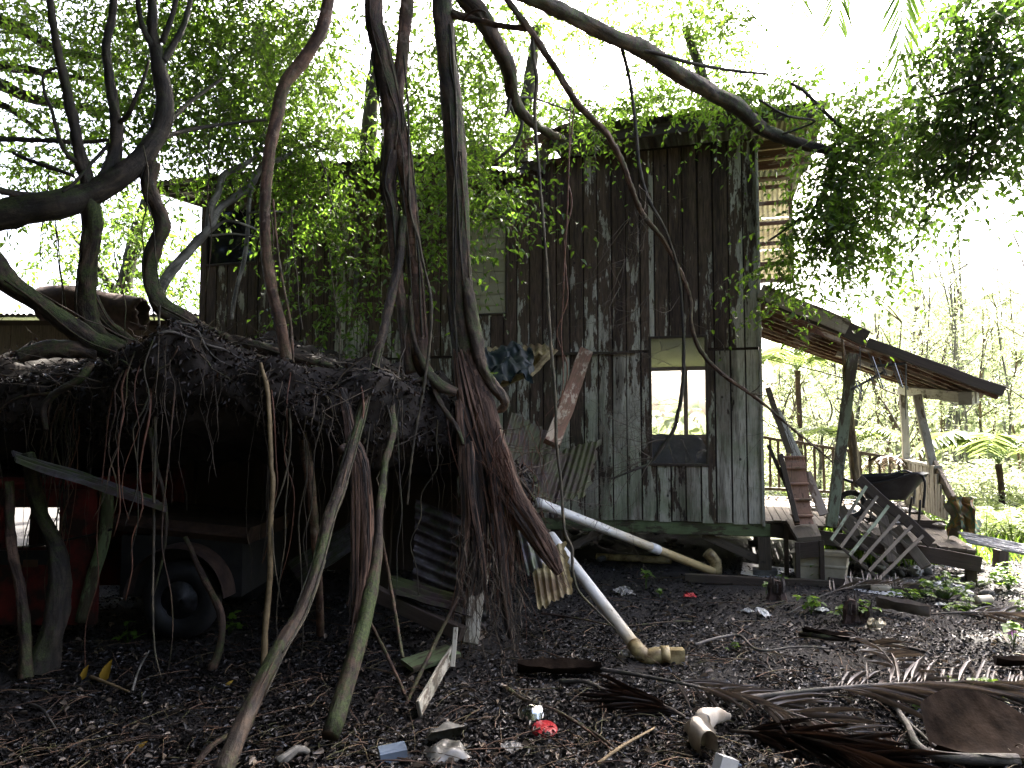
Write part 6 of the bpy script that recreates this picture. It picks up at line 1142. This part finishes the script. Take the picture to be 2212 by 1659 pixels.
bgtree('leafy tree whose bright crown rises behind the low shed', 300, 14, [[(250, 930, 40, 14), (260, 700, 34, 14), (290, 520, 28, 14), (330, 400, 20, 14)], [(262, 650, 16, 14), (200, 560, 12, 14), (150, 500, 8, 14)], [(280, 560, 14, 14), (360, 500, 10, 14)]],
       [(180, 520, 14, 130, 50, 1.2, 90), (330, 520, 13.5, 120, 90, 1.2, 150), (250, 620, 14, 110, 60, 1.0, 110), (400, 600, 14, 70, 60, 1.0, 80), (130, 590, 14, 80, 40, 1, 40), (300, 450, 13.5, 90, 50, 1, 80)], size=.11)
bgtree('broad tree crown filling the sky above the left wing of the house', 560, 13.5, [[(600, 930, 50, 13.5), (605, 500, 44, 13.5), (590, 250, 34, 13.5), (560, 50, 24, 13.5)], [(600, 330, 18, 13.5), (500, 220, 12, 13.5), (440, 150, 8, 13.5)]],
       [(480, 60, 13.5, 150, 110, 1.2, 150), (620, 90, 13.5, 150, 120, 1.2, 170), (560, 220, 13.5, 140, 90, 1.2, 140), (700, 240, 13.5, 110, 110, 1.2, 150), (420, 200, 13.5, 100, 80, 1.2, 70)], size=.11)
bgtree('tall tree crown glowing behind the twisted fig stems', 820, 13, [[(800, 930, 46, 13), (790, 500, 40, 13), (800, 250, 32, 13), (820, 60, 22, 13)]],
       [(760, 280, 13, 80, 110, 1.1, 130), (900, 300, 13, 90, 90, 1.1, 140), (820, 120, 13, 60, 60, 1.0, 20), (950, 130, 13, 80, 100, 1.1, 60), (860, 380, 12.8, 120, 40, 1, 70)], size=.11, tone=(.3, 1))
bgtree('bright leafy tree behind the broken roof gap', 1110, 14, [[(1130, 930, 44, 14), (1120, 500, 38, 14), (1130, 280, 30, 14), (1160, 60, 20, 14)]],
       [(1080, 100, 14, 110, 100, 1.2, 90), (1060, 260, 14, 120, 100, 1.2, 190), (1200, 230, 14, 90, 60, 1.2, 120), (1180, 60, 14, 110, 80, 1.2, 70), (1150, 310, 13.8, 90, 50, 1, 70)], size=.11, tone=(.35, 1))
bgtree('light green tree crown behind the house roof under the arching limb', 1590, 15, [[(1590, 930, 40, 15), (1585, 480, 34, 15), (1540, 240, 26, 15), (1480, 60, 16, 15)]],
       [(1430, 190, 15, 120, 60, 1.2, 150), (1270, 40, 15, 90, 50, 1.2, 80), (1470, 50, 15, 110, 70, 1.3, 190), (1560, 90, 15, 70, 90, 1.2, 170), (1370, 240, 15, 140, 40, 1.2, 130), (1560, 190, 15, 70, 50, 1.2, 40), (1400, 20, 15, 80, 50, 1.2, 90)], size=.11, tone=(.3, 1))
# ------------------------------------------------------------------ near leaves hanging in from a tree by the path
nr = thing('leafy_bough', 'dark leafy bough hanging down from the treetops past the porch roof', 'branch', at(2150, 250, 5.2))
trunk(nr, 'limb', [(2300, -60, 16, 5.2), (2190, 20, 12, 5.2), (2130, 110, 9, 5.2), (2115, 200, 7, 5.2), (2105, 300, 5, 5.2), (2085, 400, 3, 5.2)], 'fig', 7); trunk(nr, 'limb', [(2300, 100, 12, 5.2), (2200, 150, 9, 5.2), (2080, 190, 6, 5.2), (1990, 215, 4, 5.3)], 'fig', 7); trunk(nr, 'limb', [(2115, 130, 6, 5.2), (2100, 250, 4, 5.2), (2085, 330, 3, 5.2)], 'fig', 6)
lv = Leaves(); DENS = .95
for a in ((2170, 40, 5.0, 100, 80, .4, 90), (2080, 60, 5.4, 90, 60, .4, 60), (2180, 180, 5.1, 90, 90, .4, 90), (2050, 150, 5.6, 80, 70, .4, 60), (2080, 270, 5.4, 80, 80, .4, 90), (2180, 310, 5.2, 80, 70, .4, 70), (2010, 300, 5.8, 70, 60, .4, 60), (2060, 370, 5.5, 60, 40, .3, 34)): blob(lv, *a, size=.066, L=(.25, .5), n=11)
lv.build(nr, M['near_leaf'], M['twig'])
# hanging green palm fronds
pf = thing('palm_tree', 'coconut palm fronds drooping in from above the house roof', 'palm', at(1880, -200, 9))
random.seed(71)
def hang(o, base, ctrl, tip, n, Lf, mat, s_=(1, 0, .15)):
    base, ctrl, tip = map(Vector, (base, ctrl, tip)); f = lambda t: base.lerp(ctrl, t).lerp(ctrl.lerp(tip, t), t); mb = MB(); mb.tube([(*f(t), .022*(1-.75*t)) for t in (0, .2, .4, .6, .8, 1)], 7, .15); mb.build('rachis', M['palm'], o, True); c, d, s2 = [], [], []
    for k in range(n):
        t = .08+.92*k/n; tn = (f(min(1, t+.02))-f(max(0, t-.02))).normalized()
        for sg in (-1, 1): c.append(f(t)); d.append(tn*.75+Vector(s_)*sg*.55+Vector((random.gauss(0, .05), random.gauss(0, .25), -.35))); s2.append(Lf*(1-.5*t)*random.uniform(.85, 1.1))
    lv = Leaves(); c = np.array(c); lv.leaf(c, np.array(d), np.tile([0, -1, .4], (len(c), 1)).astype(float)+rng.normal(0, .2, c.shape), np.array(s2), wid=.028, fold=.02, droop=.12); lv.build(o, M[mat], None, 'leaflets')
hang(pf, at(2010, -430, 9), at(1950, -330, 9), at(1945, 168, 8.8), 60, 1.05, 'palm'); hang(pf, at(2010, -430, 9.4), at(1860, -430, 9.4), at(1800, 55, 9.4), 52, 1.0, 'palm'); hang(pf, at(2010, -430, 9.2), at(1760, -480, 9.2), at(1722, 30, 9.2), 46, .85, 'palm'); hang(pf, at(2010, -430, 9.2), at(2150, -480, 9.2), at(2190, -60, 9.2), 36, .8, 'palm')
mb = MB(); mb.tube([(*at(2010, -430, 9.3), .09), (*at(2150, -250, 9.3), .10), (*at(2330, 200, 9.3), .12), (at(2400, 700, 9.3).x, 9.3, 0, .16)], 10, None, .06); mb.build('trunk', M['grey'], pf, True)
# ------------------------------------------------------------------ sunlit thicket beyond the porch
random.seed(90); rng = np.random.default_rng(90)
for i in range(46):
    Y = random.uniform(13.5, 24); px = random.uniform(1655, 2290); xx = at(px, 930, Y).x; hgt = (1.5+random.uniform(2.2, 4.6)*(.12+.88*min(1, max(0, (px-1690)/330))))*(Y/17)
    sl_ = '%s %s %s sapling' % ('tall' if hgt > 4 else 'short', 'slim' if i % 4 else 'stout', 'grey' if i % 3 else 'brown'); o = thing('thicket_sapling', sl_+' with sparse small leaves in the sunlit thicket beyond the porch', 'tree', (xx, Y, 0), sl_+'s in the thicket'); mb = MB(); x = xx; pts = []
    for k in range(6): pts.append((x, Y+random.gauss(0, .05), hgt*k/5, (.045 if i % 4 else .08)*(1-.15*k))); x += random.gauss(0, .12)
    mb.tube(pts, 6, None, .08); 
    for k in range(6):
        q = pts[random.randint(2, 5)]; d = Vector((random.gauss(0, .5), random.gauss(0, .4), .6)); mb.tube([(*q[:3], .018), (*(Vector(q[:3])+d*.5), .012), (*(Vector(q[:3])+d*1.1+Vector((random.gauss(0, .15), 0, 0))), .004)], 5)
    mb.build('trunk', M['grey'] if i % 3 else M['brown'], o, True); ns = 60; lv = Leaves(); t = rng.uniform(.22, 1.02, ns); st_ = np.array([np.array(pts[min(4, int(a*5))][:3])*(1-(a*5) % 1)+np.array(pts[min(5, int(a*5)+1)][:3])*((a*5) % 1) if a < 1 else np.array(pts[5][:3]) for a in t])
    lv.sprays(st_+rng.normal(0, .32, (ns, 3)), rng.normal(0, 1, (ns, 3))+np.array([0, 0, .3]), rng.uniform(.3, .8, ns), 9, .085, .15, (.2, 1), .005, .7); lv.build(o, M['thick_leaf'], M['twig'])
# low bushes under them
for i in range(22):
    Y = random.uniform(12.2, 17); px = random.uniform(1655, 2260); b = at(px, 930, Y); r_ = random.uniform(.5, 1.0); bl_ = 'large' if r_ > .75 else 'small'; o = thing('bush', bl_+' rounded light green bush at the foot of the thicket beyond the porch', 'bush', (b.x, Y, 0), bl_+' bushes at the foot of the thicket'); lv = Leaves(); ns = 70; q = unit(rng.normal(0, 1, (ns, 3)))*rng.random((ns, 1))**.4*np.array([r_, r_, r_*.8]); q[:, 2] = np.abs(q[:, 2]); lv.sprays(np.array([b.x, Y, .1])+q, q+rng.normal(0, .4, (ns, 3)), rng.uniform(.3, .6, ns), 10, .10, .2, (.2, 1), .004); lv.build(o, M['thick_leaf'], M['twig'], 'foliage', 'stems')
def fern(label, b, n, L, rise, group=None, mat='fern', name='fern', trunk_h=0, wid=.20, up=.9):
    o = thing(name, label, 'fern', b, group); lv = Leaves(); b = Vector(b)
    if trunk_h:
        mb = MB(); mb.tube([(*b, .07), (*(b+Vector((.03, 0, trunk_h*.5))), .045), (*(b+Vector((0, 0, trunk_h))), .05)], 9, .1, .2); mb.build('trunk', M['log'], o, True)
    c0 = b+Vector((0, 0, trunk_h)); mb = MB(); cs, ds, ns, ss = [], [], [], []
    for k in range(n):
        az = 2*math.pi*k/n+random.gauss(0, .2); h = Vector((math.cos(az), math.sin(az), 0)); Lk = L*random.uniform(.75, 1.1); f = lambda t: c0+h*(Lk*t*(.55+.25*t))+Vector((0, 0, Lk*(up*t-rise*t*t)))
        mb.tube([(*f(t), .008*(1-.7*t)) for t in (0, .25, .5, .75, 1)], 4, .2); s_ = h.cross(Vector((0, 0, 1)))
        for j in range(26):
            t = .12+.88*j/26; tn = (f(t+.02)-f(t-.02)).normalized()
            for sg in (-1, 1): cs.append(f(t)); ds.append(tn*.35+s_*sg+Vector((0, 0, -.15+random.gauss(0, .1)))); ns.append((random.gauss(0, .2), random.gauss(0, .2), 1)); ss.append(Lk*wid*math.sin(math.pi*min(1, .15+.85*(1-t)))*random.uniform(.85, 1.1)+.02)
    mb.build('stems', M['fern'], o); lv.leaf(np.array(cs), np.array(ds), np.array(ns), np.array(ss), wid=.11, fold=.03, droop=.15); lv.build(o, M[mat], None, 'fronds'); return o
fern('tree fern with wide arching sunlit fronds beyond the porch posts', (7.4, 11.6, 0), 13, 1.5, 1.0, None, 'fern', 'tree_fern', 1.0, .26, 1.1)
fern('tree fern whose fronds show above the porch roof', (5.2, 13.8, 0), 10, 1.5, .8, None, 'fern', 'tree_fern', 2.6, .26); fern('tree fern half hidden behind the porch railing post', (5.6, 12.6, 0), 9, 1.2, .7, None, 'fern', 'tree_fern', 1.2, .24)
for i in range(22):
    Y = random.uniform(9.3, 13.0); X_ = Y*random.uniform(.585, .73); fern('upright sword fern growing in sunlight past the porch', (X_, Y, 0), 9, random.uniform(.6, 1.0), .35, 'sword ferns past the porch', 'fern', 'sword_fern', 0, .09, 1.0)
for i in range(6):
    Y = random.uniform(12, 14); fern('fern seen in the light behind the porch railing', (Y*random.uniform(.33, .50), Y, 0), 10, random.uniform(.8, 1.2), .5, 'ferns behind the porch railing', 'fern', 'fern', 0, .2)
fern('withered brown fern draped over the porch railing', hw(1.75, 3.2, 1.12), 9, .55, .9, None, 'paledead', 'dead_fern', 0, .2, .5)
# grass in the sun past the porch
n = 9000; Y = rng.uniform(8.5, 26, n); X = Y*rng.uniform(.40, .78, n); P = np.stack([X, Y, np.array([gz(a, b) for a, b in zip(X, Y)])], 1); lv = Leaves(); lv.leaf(P, np.stack([rng.normal(0, .35, n), rng.normal(0, .35, n), np.ones(n)], 1), np.stack([rng.normal(0, 1, n), rng.normal(0, 1, n), np.full(n, .2)], 1), rng.uniform(.08, .30, n), wid=.05, fold=.02, droop=.2); o = lv.build(None, M['herb'], None, 'grass'); tag(o, 'bright sunlit grass past the porch', 'grass', None, 'stuff')
# far woods, plus unseen canopy and undergrowth placed to shade the clearing
rng = np.random.default_rng(61); lv = Leaves()
def wood(x0, x1, y0, y1, z0, z1, n, size): 
    P = np.stack([rng.uniform(x0, x1, n), rng.uniform(y0, y1, n), rng.uniform(z0, z1, n)], 1); P += rng.normal(0, .4, P.shape); lv.leaf(P, rng.normal(0, 1, P.shape), rng.normal(0, .7, P.shape)+np.array([0, 0, .8]), rng.uniform(.6, 1.3, n)*size, wid=.3)
wood(-9, .4, -9, 3.0, 5.0, 9, 13000, .46); wood(-9, .6, 3.0, 8.6, 7.8, 10.4, 8000, .44); wood(.6, 3.2, 4.0, 8.6, 7.9, 9.6, 1100, .40); wood(-8, 4.6, 8.6, 14, 11.2, 13, 5600, .40); wood(4.6, 6.9, 12.5, 15.6, 11.4, 13.2, 1500, .42); wood(-7, -3.2, -3, 2.8, 0, 5, 5000, .4); wood(-5, 1.5, -5, -2, 0, 4.5, 4000, .45); wood(-16, 12, -14, -6, 0, 9, 12000, .6); wood(-16, -8, -8, 8, 0, 9, 11000, .55); wood(9, 16, -8, 4, 0, 5, 4000, .55)
o = lv.build(None, M['over_leaf'], None, 'shading_forest'); tag(o, 'unseen forest leaves placed overhead and round the clearing to shade it', 'forest', None, 'stuff')
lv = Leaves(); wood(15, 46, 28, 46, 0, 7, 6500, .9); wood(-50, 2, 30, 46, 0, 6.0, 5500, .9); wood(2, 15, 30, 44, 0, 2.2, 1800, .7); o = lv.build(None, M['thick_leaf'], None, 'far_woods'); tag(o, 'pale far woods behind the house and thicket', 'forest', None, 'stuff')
